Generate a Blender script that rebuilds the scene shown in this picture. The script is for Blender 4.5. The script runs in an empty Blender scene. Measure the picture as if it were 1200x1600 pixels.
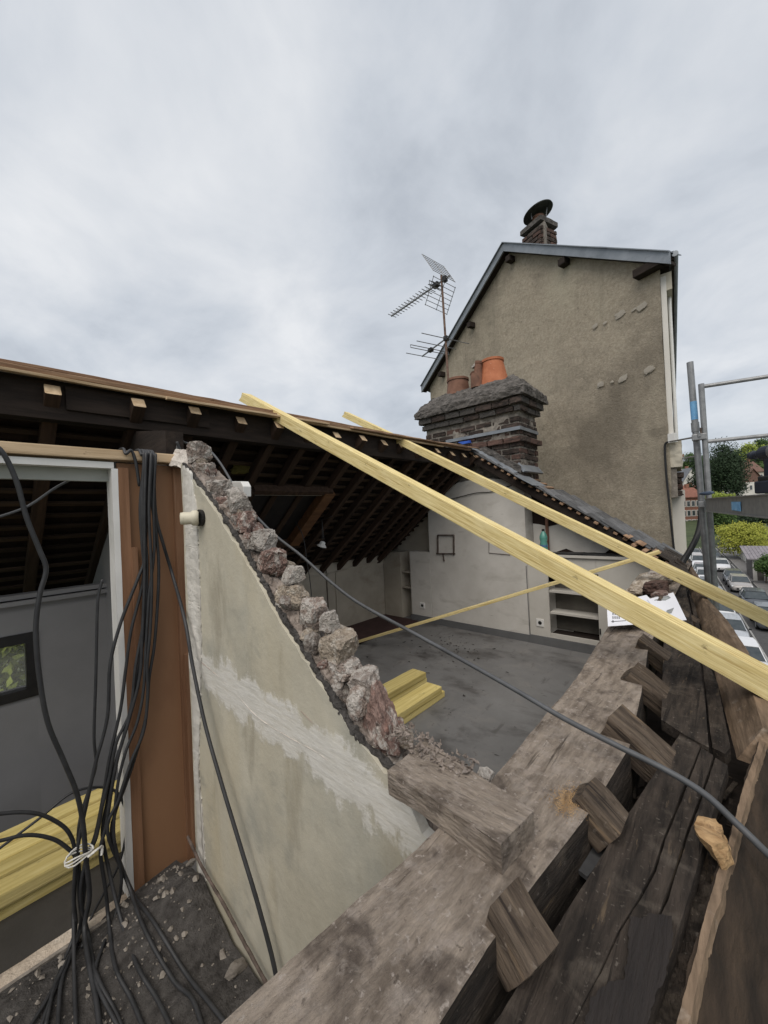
import bpy, bmesh, math, random
from mathutils import Vector as V, Matrix, noise

# ------------------------------------------------------------------ camera, sky, sun, exposure
S = bpy.context.scene
COL = S.collection
RND = random.Random(7)
FPX = 600.0                      # focal length in pixels of the 1200 x 1600 photograph
CAM = V((0, 0, 1.55))
HEAD, PITCH, ROLL = math.radians(42.5), 0.008, 0.045
_h = V((-math.sin(HEAD), math.cos(HEAD), 0)); _r = V((math.cos(HEAD), math.sin(HEAD), 0)); _z = V((0, 0, 1))
FWD = _h * math.cos(PITCH) + _z * math.sin(PITCH)
_u = _z * math.cos(PITCH) - _h * math.sin(PITCH)
RIGHT = _r * math.cos(ROLL) - _u * math.sin(ROLL)
UP = _u * math.cos(ROLL) + _r * math.sin(ROLL)
cd = bpy.data.cameras.new('camera'); cam = bpy.data.objects.new('camera', cd); COL.objects.link(cam)
cd.sensor_fit = 'HORIZONTAL'; cd.sensor_width = 36; cd.lens = 18; cd.clip_start = 0.02; cd.clip_end = 3000
m3 = Matrix((RIGHT, UP, -FWD)).transposed()
cam.matrix_world = Matrix.Translation(CAM) @ m3.to_4x4()
S.camera = cam

world = bpy.data.worlds.new('World'); S.world = world; world.use_nodes = True
wt = world.node_tree; wt.nodes.clear()
def wn(t, **k):
    n = wt.nodes.new(t)
    for a, b in k.items(): setattr(n, a, b)
    return n
SUN_EL, SUN_AZ = math.radians(56), math.radians(155)
sky = wn('ShaderNodeTexSky', sky_type='NISHITA', sun_disc=False, sun_elevation=SUN_EL, sun_rotation=SUN_AZ)
tc = wn('ShaderNodeTexCoord'); sep = wn('ShaderNodeSeparateXYZ'); wt.links.new(tc.outputs['Generated'], sep.inputs[0])
mx = wn('ShaderNodeMath', operation='MAXIMUM'); wt.links.new(sep.outputs[2], mx.inputs[0]); mx.inputs[1].default_value = 0
ad = wn('ShaderNodeMath', operation='ADD'); wt.links.new(mx.outputs[0], ad.inputs[0]); ad.inputs[1].default_value = 0.32
cmb = wn('ShaderNodeCombineXYZ')
for i in (0, 1):
    dv = wn('ShaderNodeMath', operation='DIVIDE'); wt.links.new(sep.outputs[i], dv.inputs[0]); wt.links.new(ad.outputs[0], dv.inputs[1])
    wt.links.new(dv.outputs[0], cmb.inputs[i])
def wnoise(scale, detail, dist, ro=0.55):
    n = wn('ShaderNodeTexNoise'); n.inputs['Scale'].default_value = scale; n.inputs['Detail'].default_value = detail
    n.inputs['Roughness'].default_value = ro; n.inputs['Distortion'].default_value = dist
    wt.links.new(cmb.outputs[0], n.inputs['Vector']); return n
n1 = wnoise(2.3, 12, 0.3, .57); n2 = wnoise(0.9, 5, 0.2)
av = wn('ShaderNodeMix', data_type='FLOAT'); av.inputs['Factor'].default_value = 0.45
wt.links.new(n1.outputs['Fac'], av.inputs['A']); wt.links.new(n2.outputs['Fac'], av.inputs['B'])
rp = wn('ShaderNodeValToRGB'); e = rp.color_ramp.elements
e[0].position = 0.35; e[0].color = (0.45, 0.49, 0.55, 1); e[1].position = 0.65; e[1].color = (0.90, 0.915, 0.935, 1)
m_ = e.new(0.48); m_.color = (0.66, 0.70, 0.755, 1)
wt.links.new(av.outputs['Result'], rp.inputs['Fac'])
sc_ = wn('ShaderNodeVectorMath', operation='SCALE'); sc_.inputs['Scale'].default_value = 5.75
wt.links.new(rp.outputs['Color'], sc_.inputs[0])
mixw = wn('ShaderNodeMix', data_type='RGBA'); mixw.inputs['Factor'].default_value = 0.93
wt.links.new(sky.outputs[0], mixw.inputs['A']); wt.links.new(sc_.outputs[0], mixw.inputs['B'])
bg = wn('ShaderNodeBackground'); bg.inputs['Strength'].default_value = 0.10
wt.links.new(mixw.outputs['Result'], bg.inputs['Color'])
wo = wn('ShaderNodeOutputWorld'); wt.links.new(bg.outputs[0], wo.inputs['Surface'])

sl = bpy.data.lights.new('sun', 'SUN'); sl.energy = 1.5; sl.angle = math.radians(60); sl.color = (1.0, 0.92, 0.82)
so = bpy.data.objects.new('sun', sl); COL.objects.link(so)
sd = V((math.sin(SUN_AZ) * math.cos(SUN_EL), math.cos(SUN_AZ) * math.cos(SUN_EL), math.sin(SUN_EL)))
so.rotation_euler = sd.to_track_quat('Z', 'Y').to_euler(); so.location = (2, -3, 12)
S.view_settings.view_transform = 'Standard'; S.view_settings.look = 'None'
S.view_settings.exposure = 0.72; S.view_settings.gamma = 1.0; S.view_settings.use_curve_mapping = False
S.cycles.max_bounces = 8

# ------------------------------------------------------------------ measuring helpers
def ray(x, y): return FWD + RIGHT * ((x - 600) / FPX) + UP * ((800 - y) / FPX)
def on(x, y, k, c):              # the point of the photograph (x, y) lying on the plane k = c
    d = ray(x, y); i = 'xyz'.index(k)
    return CAM + d * ((c - CAM[i]) / d[i])
def ond(x, y, d): return CAM + ray(x, y) * d
def lift(pts, k, c): return [on(x, y, k, c) for x, y in pts]

# ------------------------------------------------------------------ materials
MATS = {}
def mat(name, c0, c1, sc=4, detail=6, lo=.35, hi=.65, rough=.85, bump=.25, bsc=None, metal=0, spots=(), spec=.3, rnd=True, dist=0., bdist=.01, alpha=None, trans=0, coat=0, vary=0):
    if name in MATS: return MATS[name]
    m = bpy.data.materials.new(name); m.use_nodes = True; t = m.node_tree; N, Lk = t.nodes, t.links
    N.clear(); out = N.new('ShaderNodeOutputMaterial'); p = N.new('ShaderNodeBsdfPrincipled'); Lk.new(p.outputs[0], out.inputs[0])
    tcn = N.new('ShaderNodeTexCoord'); src = tcn.outputs['Object']
    if rnd:
        oi = N.new('ShaderNodeObjectInfo'); mu = N.new('ShaderNodeVectorMath'); mu.operation = 'MULTIPLY_ADD'
        mu.inputs[0].default_value = (37, 53, 71)
        cb = N.new('ShaderNodeCombineXYZ')
        for i in range(3): Lk.new(oi.outputs['Random'], cb.inputs[i])
        Lk.new(cb.outputs[0], mu.inputs[1]); Lk.new(src, mu.inputs[2]); src = mu.outputs[0]
    def nz(s, det, rg=.6, ds=0.):
        s = (s, s, s) if isinstance(s, (int, float)) else s
        mp = N.new('ShaderNodeMapping'); mp.inputs['Scale'].default_value = s; Lk.new(src, mp.inputs['Vector'])
        n = N.new('ShaderNodeTexNoise'); n.inputs['Scale'].default_value = 1; n.inputs['Detail'].default_value = det
        n.inputs['Roughness'].default_value = rg; n.inputs['Distortion'].default_value = ds
        Lk.new(mp.outputs[0], n.inputs['Vector']); return n
    def ramp(n, a, b, ca=(0, 0, 0, 1), cb_=(1, 1, 1, 1)):
        r = N.new('ShaderNodeValToRGB'); el = r.color_ramp.elements
        el[0].position = a; el[0].color = ca; el[1].position = b; el[1].color = cb_
        Lk.new(n.outputs['Fac'], r.inputs['Fac']); return r
    b = ramp(nz(sc, detail, .62, dist), lo, hi, (*c0, 1), (*c1, 1)); col = b.outputs['Color']
    hgt = []
    for sp in spots:
        rgb, s, a, bb = sp[:4]; amt = sp[4] if len(sp) > 4 else 1.0
        f = ramp(nz(s, 7, .6, sp[5] if len(sp) > 5 else .3), a, bb, cb_=(amt, amt, amt, 1))
        mxn = N.new('ShaderNodeMix'); mxn.data_type = 'RGBA'
        Lk.new(f.outputs['Color'], mxn.inputs['Factor']); Lk.new(col, mxn.inputs['A']); mxn.inputs['B'].default_value = (*rgb, 1)
        col = mxn.outputs['Result']
    if vary:
        oi2 = N.new('ShaderNodeObjectInfo'); mr = N.new('ShaderNodeMapRange'); mr.inputs['To Min'].default_value = 1 - vary; mr.inputs['To Max'].default_value = 1 + vary * .6
        Lk.new(oi2.outputs['Random'], mr.inputs['Value']); sv = N.new('ShaderNodeVectorMath'); sv.operation = 'SCALE'
        Lk.new(col, sv.inputs[0]); Lk.new(mr.outputs[0], sv.inputs['Scale']); col = sv.outputs[0]
    Lk.new(col, p.inputs['Base Color'])
    p.inputs['Roughness'].default_value = rough; p.inputs['Metallic'].default_value = metal
    p.inputs['Specular IOR Level'].default_value = spec
    if coat: p.inputs['Coat Weight'].default_value = coat
    if trans: p.inputs['Transmission Weight'].default_value = trans
    if alpha is not None: p.inputs['Alpha'].default_value = alpha
    if bump:
        bp = N.new('ShaderNodeBump'); bp.inputs['Strength'].default_value = bump; bp.inputs['Distance'].default_value = bdist
        h = nz(bsc if bsc is not None else sc, 8, .65); Lk.new(h.outputs['Fac'], bp.inputs['Height']); Lk.new(bp.outputs[0], p.inputs['Normal'])
    MATS[name] = m
    return m

def vmat(v_, *a_, **k_): return mat(*a_, vary=v_, **k_)
M_PLATE = mat('weathered_oak', (.115, .085, .066), (.30, .245, .20), (3.5, 34, 34), 8, .30, .70, .92, .55, (5, 60, 60), bdist=.012,
              spots=[((.34, .29, .25), 7, .50, .68, .6), ((.075, .055, .045), 9, .58, .72, .75), ((.05, .036, .028), (2.5, 95, 95), .62, .70, .75), ((.40, .35, .31), 60, .62, .72, .55)])
M_DUSTY = mat('dusty_oak', (.145, .117, .094), (.345, .29, .238), (9, 44, 44), 10, .35, .65, .95, 1.0, (22, 80, 80), bdist=.016,
              spots=[((.35, .30, .26), 26, .52, .66, .7), ((.065, .05, .042), 14, .56, .70, .8), ((.42, .37, .33), 90, .60, .68, .75), ((.30, .26, .225), 40, .55, .66, .6), ((.05, .038, .03), (3, 70, 70), .62, .69, .8), ((.055, .042, .034), 70, .63, .70, .7)])
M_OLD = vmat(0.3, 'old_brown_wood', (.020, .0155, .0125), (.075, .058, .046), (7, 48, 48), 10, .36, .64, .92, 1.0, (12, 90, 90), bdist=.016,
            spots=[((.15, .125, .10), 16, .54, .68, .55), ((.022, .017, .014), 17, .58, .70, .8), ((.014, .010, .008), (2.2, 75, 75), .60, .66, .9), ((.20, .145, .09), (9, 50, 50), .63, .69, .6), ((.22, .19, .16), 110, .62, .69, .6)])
M_CUT = mat('sawn_end_wood', (.22, .13, .06), (.46, .31, .165), (60, 18, 40), 8, .36, .64, .9, .8, (90, 25, 60), bdist=.006, spots=[((.10, .065, .04), 30, .56, .66, .8)])
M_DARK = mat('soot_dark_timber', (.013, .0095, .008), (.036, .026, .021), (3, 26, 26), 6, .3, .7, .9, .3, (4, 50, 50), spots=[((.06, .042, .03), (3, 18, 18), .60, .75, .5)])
M_RAFT = vmat(0.35, 'roof_rafter_wood', (.028, .017, .012), (.068, .041, .027), (3, 30, 30), 6, .3, .7, .9, .3)
M_BATT = vmat(0.4, 'roof_batten_wood', (.03, .02, .014), (.08, .052, .034), (3, 30, 30), 6, .3, .7, .9, .2)
M_TAN = vmat(0.25, 'tan_wood', (.42, .295, .175), (.66, .51, .34), (3, 34, 34), 7, .3, .7, .88, .3, spots=[((.12, .07, .04), 30, .66, .74, .6)])
M_BROWNEDGE = vmat(0.2, 'brown_board_edge', (.19, .11, .07), (.40, .265, .17), (3, 30, 30), 7, .3, .7, .9, .3, spots=[((.36, .27, .19), (4, 20, 20), .55, .7, .6)])
M_NEW = mat('new_yellow_pine', (.60, .475, .205), (.80, .68, .36), (7, 130, 130), 6, .36, .64, .8, .4, (9, 140, 140), bdist=.004,
            spots=[((.42, .29, .10), (4, 170, 170), .53, .62, .7), ((.80, .69, .40), (6, 14, 14), .54, .68, .45), ((.15, .11, .055), (14, 34, 34), .655, .72, .75), ((.30, .21, .08), (5, 9, 9), .66, .76, .6)])
M_NEWY = vmat(0.22, 'new_green_tinted_pine', (.53, .42, .14), (.74, .62, .27), (1.6, 50, 50), 8, .34, .66, .8, .35, (4, 90, 90), bdist=.006,
             spots=[((.18, .15, .08), (8, 18, 18), .62, .74, .6), ((.80, .70, .36), (5, 20, 20), .58, .7, .4)])
M_PLAST = mat('yellowed_plaster', (.39, .36, .285), (.53, .50, .415), (3, 3, 1.2), 8, .3, .7, .82, .3, 22, spots=[((.31, .305, .265), (2.4, 2.4, 2.0), .46, .64, .85), ((.20, .175, .13), (8, 8, 2.2), .56, .74, .55), ((.45, .38, .24), (2.6, 2.6, .8), .54, .74, .45), ((.25, .245, .215), (5, 5, 9), .58, .70, .5)])
M_SKIM = mat('white_skim_coat', (.50, .485, .45), (.68, .665, .63), (6, 6, 12), 8, .3, .7, .9, .7, (18, 18, 26), bdist=.008, spots=[((.36, .34, .29), (5, 5, 20), .54, .68, .7), ((.20, .18, .15), (3, 3, 42), .64, .70, .6)])
M_CORNER = mat('peeling_white_paint', (.42, .40, .36), (.66, .64, .60), (14, 14, 2), 7, .3, .7, .9, .6, (30, 30, 5), bdist=.008, spots=[((.17, .15, .13), (26, 26, 2), .60, .70, .7)])
M_MORTAR = mat('old_mortar', (.15, .12, .102), (.38, .325, .285), 26, 8, .28, .72, .97, .9, 45, bdist=.02, spots=[((.44, .41, .38), 30, .60, .72, .8), ((.035, .028, .025), 34, .60, .70, .8)])
WHC = ((.60, .56, .515), 1.7, .47, .56, .9); DKC = ((.075, .056, .048), 4.5, .58, .70, .75); GRC = ((.44, .40, .36), 8, .58, .68, .7)
M_STONE = vmat(0.25, 'rubble_stone', (.25, .19, .16), (.48, .40, .35), 3, 9, .34, .66, .95, .7, 7, bdist=.05, spots=[WHC, DKC, GRC])
M_STONEW = vmat(0.2, 'chalk_stone', (.40, .36, .325), (.66, .62, .57), 3, 9, .34, .66, .95, .7, 8, bdist=.05, spots=[((.27, .21, .18), 2, .54, .66, .75), DKC])
M_STONER = vmat(0.2, 'reddish_brick_stone', (.19, .12, .10), (.36, .25, .215), 3.5, 9, .34, .66, .95, .7, 8, bdist=.05, spots=[((.38, .18, .13), 2.2, .60, .74, .6), ((.60, .55, .50), 1.9, .52, .61, .85), DKC])
M_STONET = vmat(0.2, 'tan_stone', (.30, .24, .185), (.54, .465, .38), 3, 9, .34, .66, .95, .7, 8, bdist=.05, spots=[((.18, .14, .115), 2, .56, .70, .7), ((.66, .61, .54), 2.6, .54, .64, .8), DKC])
M_STONEM = vmat(0.25, 'mortar_lump', (.235, .195, .17), (.47, .41, .365), 3.2, 9, .32, .68, .97, .7, 9, bdist=.05, spots=[GRC, DKC, WHC])
M_FLOOR = mat('grey_painted_floor', (.125, .124, .123), (.19, .189, .188), 1.6, 8, .3, .7, .5, .25, 30, bdist=.004, rnd=False,
              spots=[((.05, .045, .043), (1.8, 2.8, 2), .52, .68, .85), ((.215, .205, .195), 4.5, .54, .70, .6), ((.06, .055, .052), (12, 4, 8), .60, .70, .5), ((.035, .03, .028), 9, .63, .70, .7), ((.22, .21, .20), 48, .67, .74, .5)])
M_REDFL = mat('dark_red_floor', (.040, .022, .022), (.068, .038, .036), 5, 6, .3, .7, .7, .2, 30)
M_WHITEW = mat('dirty_white_wall', (.49, .47, .435), (.63, .61, .575), 2.2, 6, .3, .7, .85, .15, 18, spots=[((.33, .31, .275), (2.4, 2.4, 5), .54, .72, .6), ((.16, .145, .125), (4, 4, 26), .67, .76, .6), ((.24, .20, .15), 3, .66, .80, .4)])
M_WHITEP = mat('cream_cupboard_paint', (.47, .45, .41), (.56, .54, .50), 3, 5, .3, .7, .7, .08, 20, spots=[((.36, .34, .30), (3, 3, 8), .58, .75, .5)])
M_BACKW = mat('grimy_cream_wall', (.34, .305, .25), (.48, .44, .37), 2.4, 6, .3, .7, .85, .12, 18, spots=[((.22, .18, .13), (2, 2, 3.5), .56, .75, .6), ((.10, .07, .05), 4, .70, .78, .5)])
M_PLINTH = mat('grey_plinth_paint', (.10, .102, .106), (.145, .148, .152), 3, 5, .3, .7, .7, .08, 20)
M_GREYW = mat('grey_wall_paint', (.20, .20, .205), (.25, .25, .255), 1.5, 6, .3, .7, .8, .08, 12, spots=[((.13, .13, .135), (2.5, 2.5, 2.5), .60, .75, .5)])
M_RUBBLE = mat('dark_rubble_soil', (.036, .033, .031), (.11, .103, .098), 22, 9, .3, .7, .98, 1.0, 40, bdist=.03, rnd=False, spots=[((.19, .18, .17), 60, .62, .72, .7), ((.13, .12, .115), 8, .58, .74, .6)])
M_CHIP = mat('plaster_chips', (.12, .105, .09), (.32, .29, .255), 30, 6, .3, .7, .95, .6, 50)
M_PANEL = mat('orange_brown_hardboard', (.27, .145, .078), (.34, .19, .106), (2, 2, 1), 6, .3, .7, .6, .06, 14, spots=[((.16, .08, .045), (3, 3, 1.6), .58, .78, .5), ((.36, .19, .10), (9, 9, 1), .62, .76, .3)])
M_PANELT = mat('brown_trim_wood', (.17, .085, .045), (.30, .165, .095), (24, 24, 1.6), 6, .3, .7, .8, .3, (40, 40, 3), spots=[((.40, .30, .22), (60, 60, 2), .62, .72, .5)])
M_WPAINT = mat('white_gloss_trim', (.64, .635, .615), (.74, .735, .72), 6, 5, .3, .7, .5, .05, 20, spots=[((.38, .36, .33), (12, 12, 3), .60, .74, .5)])
M_CABLE = mat('grey_rubber_cable', (.020, .021, .023), (.036, .037, .040), 20, 3, .3, .7, .5, .05, 60, spec=.4)
M_CABLEL = mat('light_grey_cable', (.055, .058, .062), (.095, .099, .106), 12, 4, .3, .7, .5, .05, 60, spec=.4, spots=[((.03, .03, .032), 7, .55, .7, .6)])
M_BLACK = mat('black_plastic', (.010, .010, .011), (.018, .018, .019), 10, 3, rough=.45, bump=.05, spec=.4)
M_STRING = mat('white_string', (.55, .54, .51), (.70, .69, .66), 60, 3, bump=.4)
M_PIPE = mat('cream_pvc', (.50, .46, .36), (.60, .56, .45), 10, 4, rough=.45, bump=.05, spots=[((.25, .20, .14), 12, .62, .74, .6)])
M_RUST = mat('rusty_pipe', (.05, .038, .032), (.13, .10, .085), 30, 6, bump=.4)
M_ROUGH = mat('roughcast_render', (.285, .245, .187), (.405, .355, .28), 30, 9, .33, .67, .95, .6, 55, bdist=.015, rnd=False, dist=.2,
              spots=[((.12, .103, .08), (.75, .75, .55), .46, .66, .65), ((.085, .07, .055), 24, .62, .70, .5), ((.43, .39, .30), (1.0, 1.0, .45), .53, .72, .55), ((.12, .10, .08), (1.6, 1.6, 1.2), .55, .75, .5), ((.16, .135, .105), (5, 5, .6), .58, .74, .45)])
M_CEMENT = mat('cement_patch', (.30, .27, .222), (.42, .385, .33), 20, 6, bump=.4)
M_ZINC = mat('zinc_flashing', (.17, .19, .215), (.29, .315, .345), (4, 4, 4), 5, .3, .7, .5, .08, 20, metal=.35, spec=.5, spots=[((.10, .105, .11), 9, .60, .74, .6)])
M_SLATE = vmat(0.4, 'grey_slate', (.085, .087, .092), (.155, .158, .164), 14, 6, .3, .7, .7, .3, 40, spots=[((.17, .17, .155), 12, .62, .76, .5)])
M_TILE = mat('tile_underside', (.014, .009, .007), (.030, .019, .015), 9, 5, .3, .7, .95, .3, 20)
M_BRICK = vmat(0.35, 'sooty_brick', (.042, .034, .030), (.125, .09, .076), 5, 8, .3, .7, .95, .7, 12, spots=[((.020, .018, .017), 2.2, .42, .62, .85), ((.27, .245, .215), 6, .60, .72, .6)])
M_BRICKR = vmat(0.3, 'red_brick', (.075, .045, .037), (.155, .095, .078), 5, 8, .3, .7, .95, .6, 12, spots=[((.03, .024, .022), 2.5, .46, .66, .8)])
M_JOINT = mat('lime_joint', (.13, .115, .10), (.32, .29, .255), 18, 7, .3, .7, .97, .6, 50, spots=[((.06, .052, .046), 3.5, .50, .68, .8)])
M_CROWN = mat('sooty_concrete', (.05, .047, .044), (.165, .152, .142), 14, 8, .3, .7, .97, .9, 36, bdist=.02, spots=[((.025, .023, .022), 4.5, .52, .70, .7), ((.25, .24, .225), 34, .63, .72, .6)])
M_TERRA = mat('terracotta', (.34, .115, .055), (.48, .185, .095), 8, 6, .3, .7, .8, .2, 30, spots=[((.62, .5, .42), 30, .68, .74, .7), ((.25, .09, .05), 5, .60, .76, .5)])
M_TERRAD = mat('sooty_terracotta', (.13, .066, .045), (.25, .135, .095), 8, 6, .3, .7, .85, .2, 30, spots=[((.04, .03, .027), 6, .54, .72, .7)])
M_STEEL = mat('galvanised_steel', (.20, .205, .21), (.33, .335, .34), 16, 6, .3, .7, .45, .1, 40, metal=.55, spec=.5, spots=[((.16, .165, .17), 10, .58, .72, .6)])
M_ALU = mat('weathered_aluminium', (.16, .165, .17), (.26, .265, .27), 12, 4, rough=.5, bump=.05, metal=.6)
M_MAST = mat('rusty_mast', (.10, .06, .045), (.21, .14, .11), 18, 5, rough=.8, bump=.2)
M_BLUE = mat('blue_sticker', (.14, .34, .60), (.20, .44, .70), 20, 4, bump=.05, rough=.6, spots=[((.55, .62, .68), 26, .60, .72, .6)])
M_BLUEP = mat('blue_plastic_sheet', (.03, .09, .42), (.05, .14, .55), 8, 3, rough=.4, bump=.1)
M_PAPER = mat('white_paper', (.74, .75, .80), (.80, .81, .86), 3, 2, rough=.8, bump=.03, bsc=8)
M_INK = mat('grey_print', (.16, .17, .17), (.34, .36, .36), 30, 4, rough=.8, bump=0)
M_INKD = mat('dark_print', (.05, .05, .06), (.10, .10, .11), 30, 3, rough=.8, bump=0)
M_BOTTLE = mat('green_plastic', (.10, .30, .25), (.13, .36, .30), 8, 3, rough=.25, bump=.1, spec=.5, spots=[((.30, .55, .50), 20, .6, .72, .5)])
M_GLASS = mat('window_glass', (.03, .04, .045), (.05, .06, .065), 3, 2, rough=.08, bump=0, spec=.8)
M_ASPH = mat('asphalt', (.055, .055, .057), (.085, .084, .085), 3, 8, .3, .7, .9, .3, 60, rnd=False)
M_PAVE = mat('pavement_tarmac', (.12, .115, .115), (.17, .165, .16), 2, 7, rough=.92, bump=.2, bsc=40, rnd=False)
M_KERB = mat('kerb_stone', (.16, .155, .15), (.22, .215, .21), 5, 5)
M_LINE = mat('road_paint', (.20, .20, .195), (.36, .36, .35), 12, 5, bump=.1)
M_GRASS = mat('ground_green', (.035, .05, .02), (.075, .095, .04), .4, 7, rnd=False, bump=.4, bsc=3)
M_HWHITE = mat('white_house_wall', (.55, .53, .49), (.66, .64, .60), 1, 5, bump=.1)
M_HCREAM = mat('cream_house_wall', (.42, .39, .32), (.54, .50, .42), 1, 5, bump=.2, bsc=8)
M_HBRICK = mat('brick_house_wall', (.20, .09, .062), (.30, .15, .105), 2.5, 7, bump=.3, bsc=12)
M_HROOF = mat('brown_tile_roof', (.11, .065, .05), (.19, .115, .09), 2, 7, bump=.5, bsc=9)
M_HROOFR = mat('red_tile_roof', (.17, .075, .055), (.27, .125, .09), 2, 7, bump=.5, bsc=9)
M_HSLATE = mat('far_slate_roof', (.11, .12, .135), (.18, .19, .21), 2, 7, bump=.4, bsc=9)
M_CORR = mat('corrugated_metal', (.17, .155, .17), (.25, .23, .245), 1.5, 5, rough=.6, bump=.1)
M_BARK = mat('bark', (.05, .037, .027), (.11, .085, .065), (14, 14, 3), 6, bump=.6)
def leafmat(name, a, b):
    m = mat(name, a, b, 1.3, 4, .3, .7, .75, 0, rnd=False); return m
M_LF1 = leafmat('dark_conifer_leaf', (.010, .022, .010), (.030, .055, .022))
M_LF2 = leafmat('lime_leaf', (.16, .21, .035), (.30, .36, .07))
M_LF3 = leafmat('mid_green_leaf', (.03, .06, .015), (.07, .12, .03))
M_LF4 = leafmat('bamboo_leaf', (.20, .23, .03), (.36, .36, .06))
M_TYRE = mat('tyre_rubber', (.012, .012, .012), (.02, .02, .02), 10, 2, rough=.8, bump=0)
M_RIM = mat('wheel_rim', (.30, .30, .31), (.42, .42, .43), 10, 2, rough=.4, metal=.6, bump=0)
M_LAMP = mat('headlamp_lens', (.62, .64, .66), (.75, .77, .80), 10, 2, rough=.15, bump=0, spec=.7)
M_PLATEN = mat('number_plate_white', (.65, .65, .62), (.72, .72, .69), 10, 2, rough=.4, bump=0)
def paint(name, c): return mat(name, c, tuple(min(1, k * 1.06) for k in c), 2, 2, rough=.32, bump=0, spec=.5, coat=.6)
M_INSUL = mat('yellow_glass_wool', (.17, .14, .035), (.28, .24, .07), 14, 7, bump=.9, bsc=30, bdist=.03)

# ------------------------------------------------------------------ mesh helpers
MW = {}
def link(o, parent, M):
    COL.objects.link(o)
    if parent is not None:
        o.parent = parent; o.matrix_basis = MW[parent.name].inverted() @ M
    else: o.matrix_basis = M
    MW[o.name] = M.copy(); return o
def tag(o, label=None, cat=None, group=None, kind=None):
    for k, x in (('label', label), ('category', cat), ('group', group), ('kind', kind)):
        if x: o[k] = x
    if cat and not kind: o['kind'] = 'thing'
    return o
def thing(name, label, cat, loc=(0, 0, 0), group=None, M=None):
    o = bpy.data.objects.new(name, None); o.empty_display_size = .1
    link(o, None, M if M is not None else Matrix.Translation(V(loc)))
    return tag(o, label, cat, group)
def frame(o, x, z):
    x = V(x).normalized(); y = V(z).cross(x).normalized(); zz = x.cross(y)
    return Matrix.Translation(V(o)) @ Matrix((x, y, zz)).transposed().to_4x4()
def refine(bm, cut):
    for _ in range(9):
        ed = [e for e in bm.edges if e.calc_length() > cut]
        if not ed: break
        bmesh.ops.subdivide_edges(bm, edges=ed, cuts=1)
        bmesh.ops.triangulate(bm, faces=[f for f in bm.faces if len(f.verts) > 3])
        if len(bm.faces) > 60000: break
def wobble(bm, amp, scale, seed, normal=True):
    off = V((seed * 3.1, seed * 1.7, seed * 2.3))
    bm.normal_update()
    for v in bm.verts:
        n = noise.fractal(v.co * scale + off, 1.0, 2.0, 4)
        if normal: v.co += v.normal * n * amp
        else: v.co += noise.noise_vector(v.co * scale + off) * amp
_seed = [0]
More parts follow.
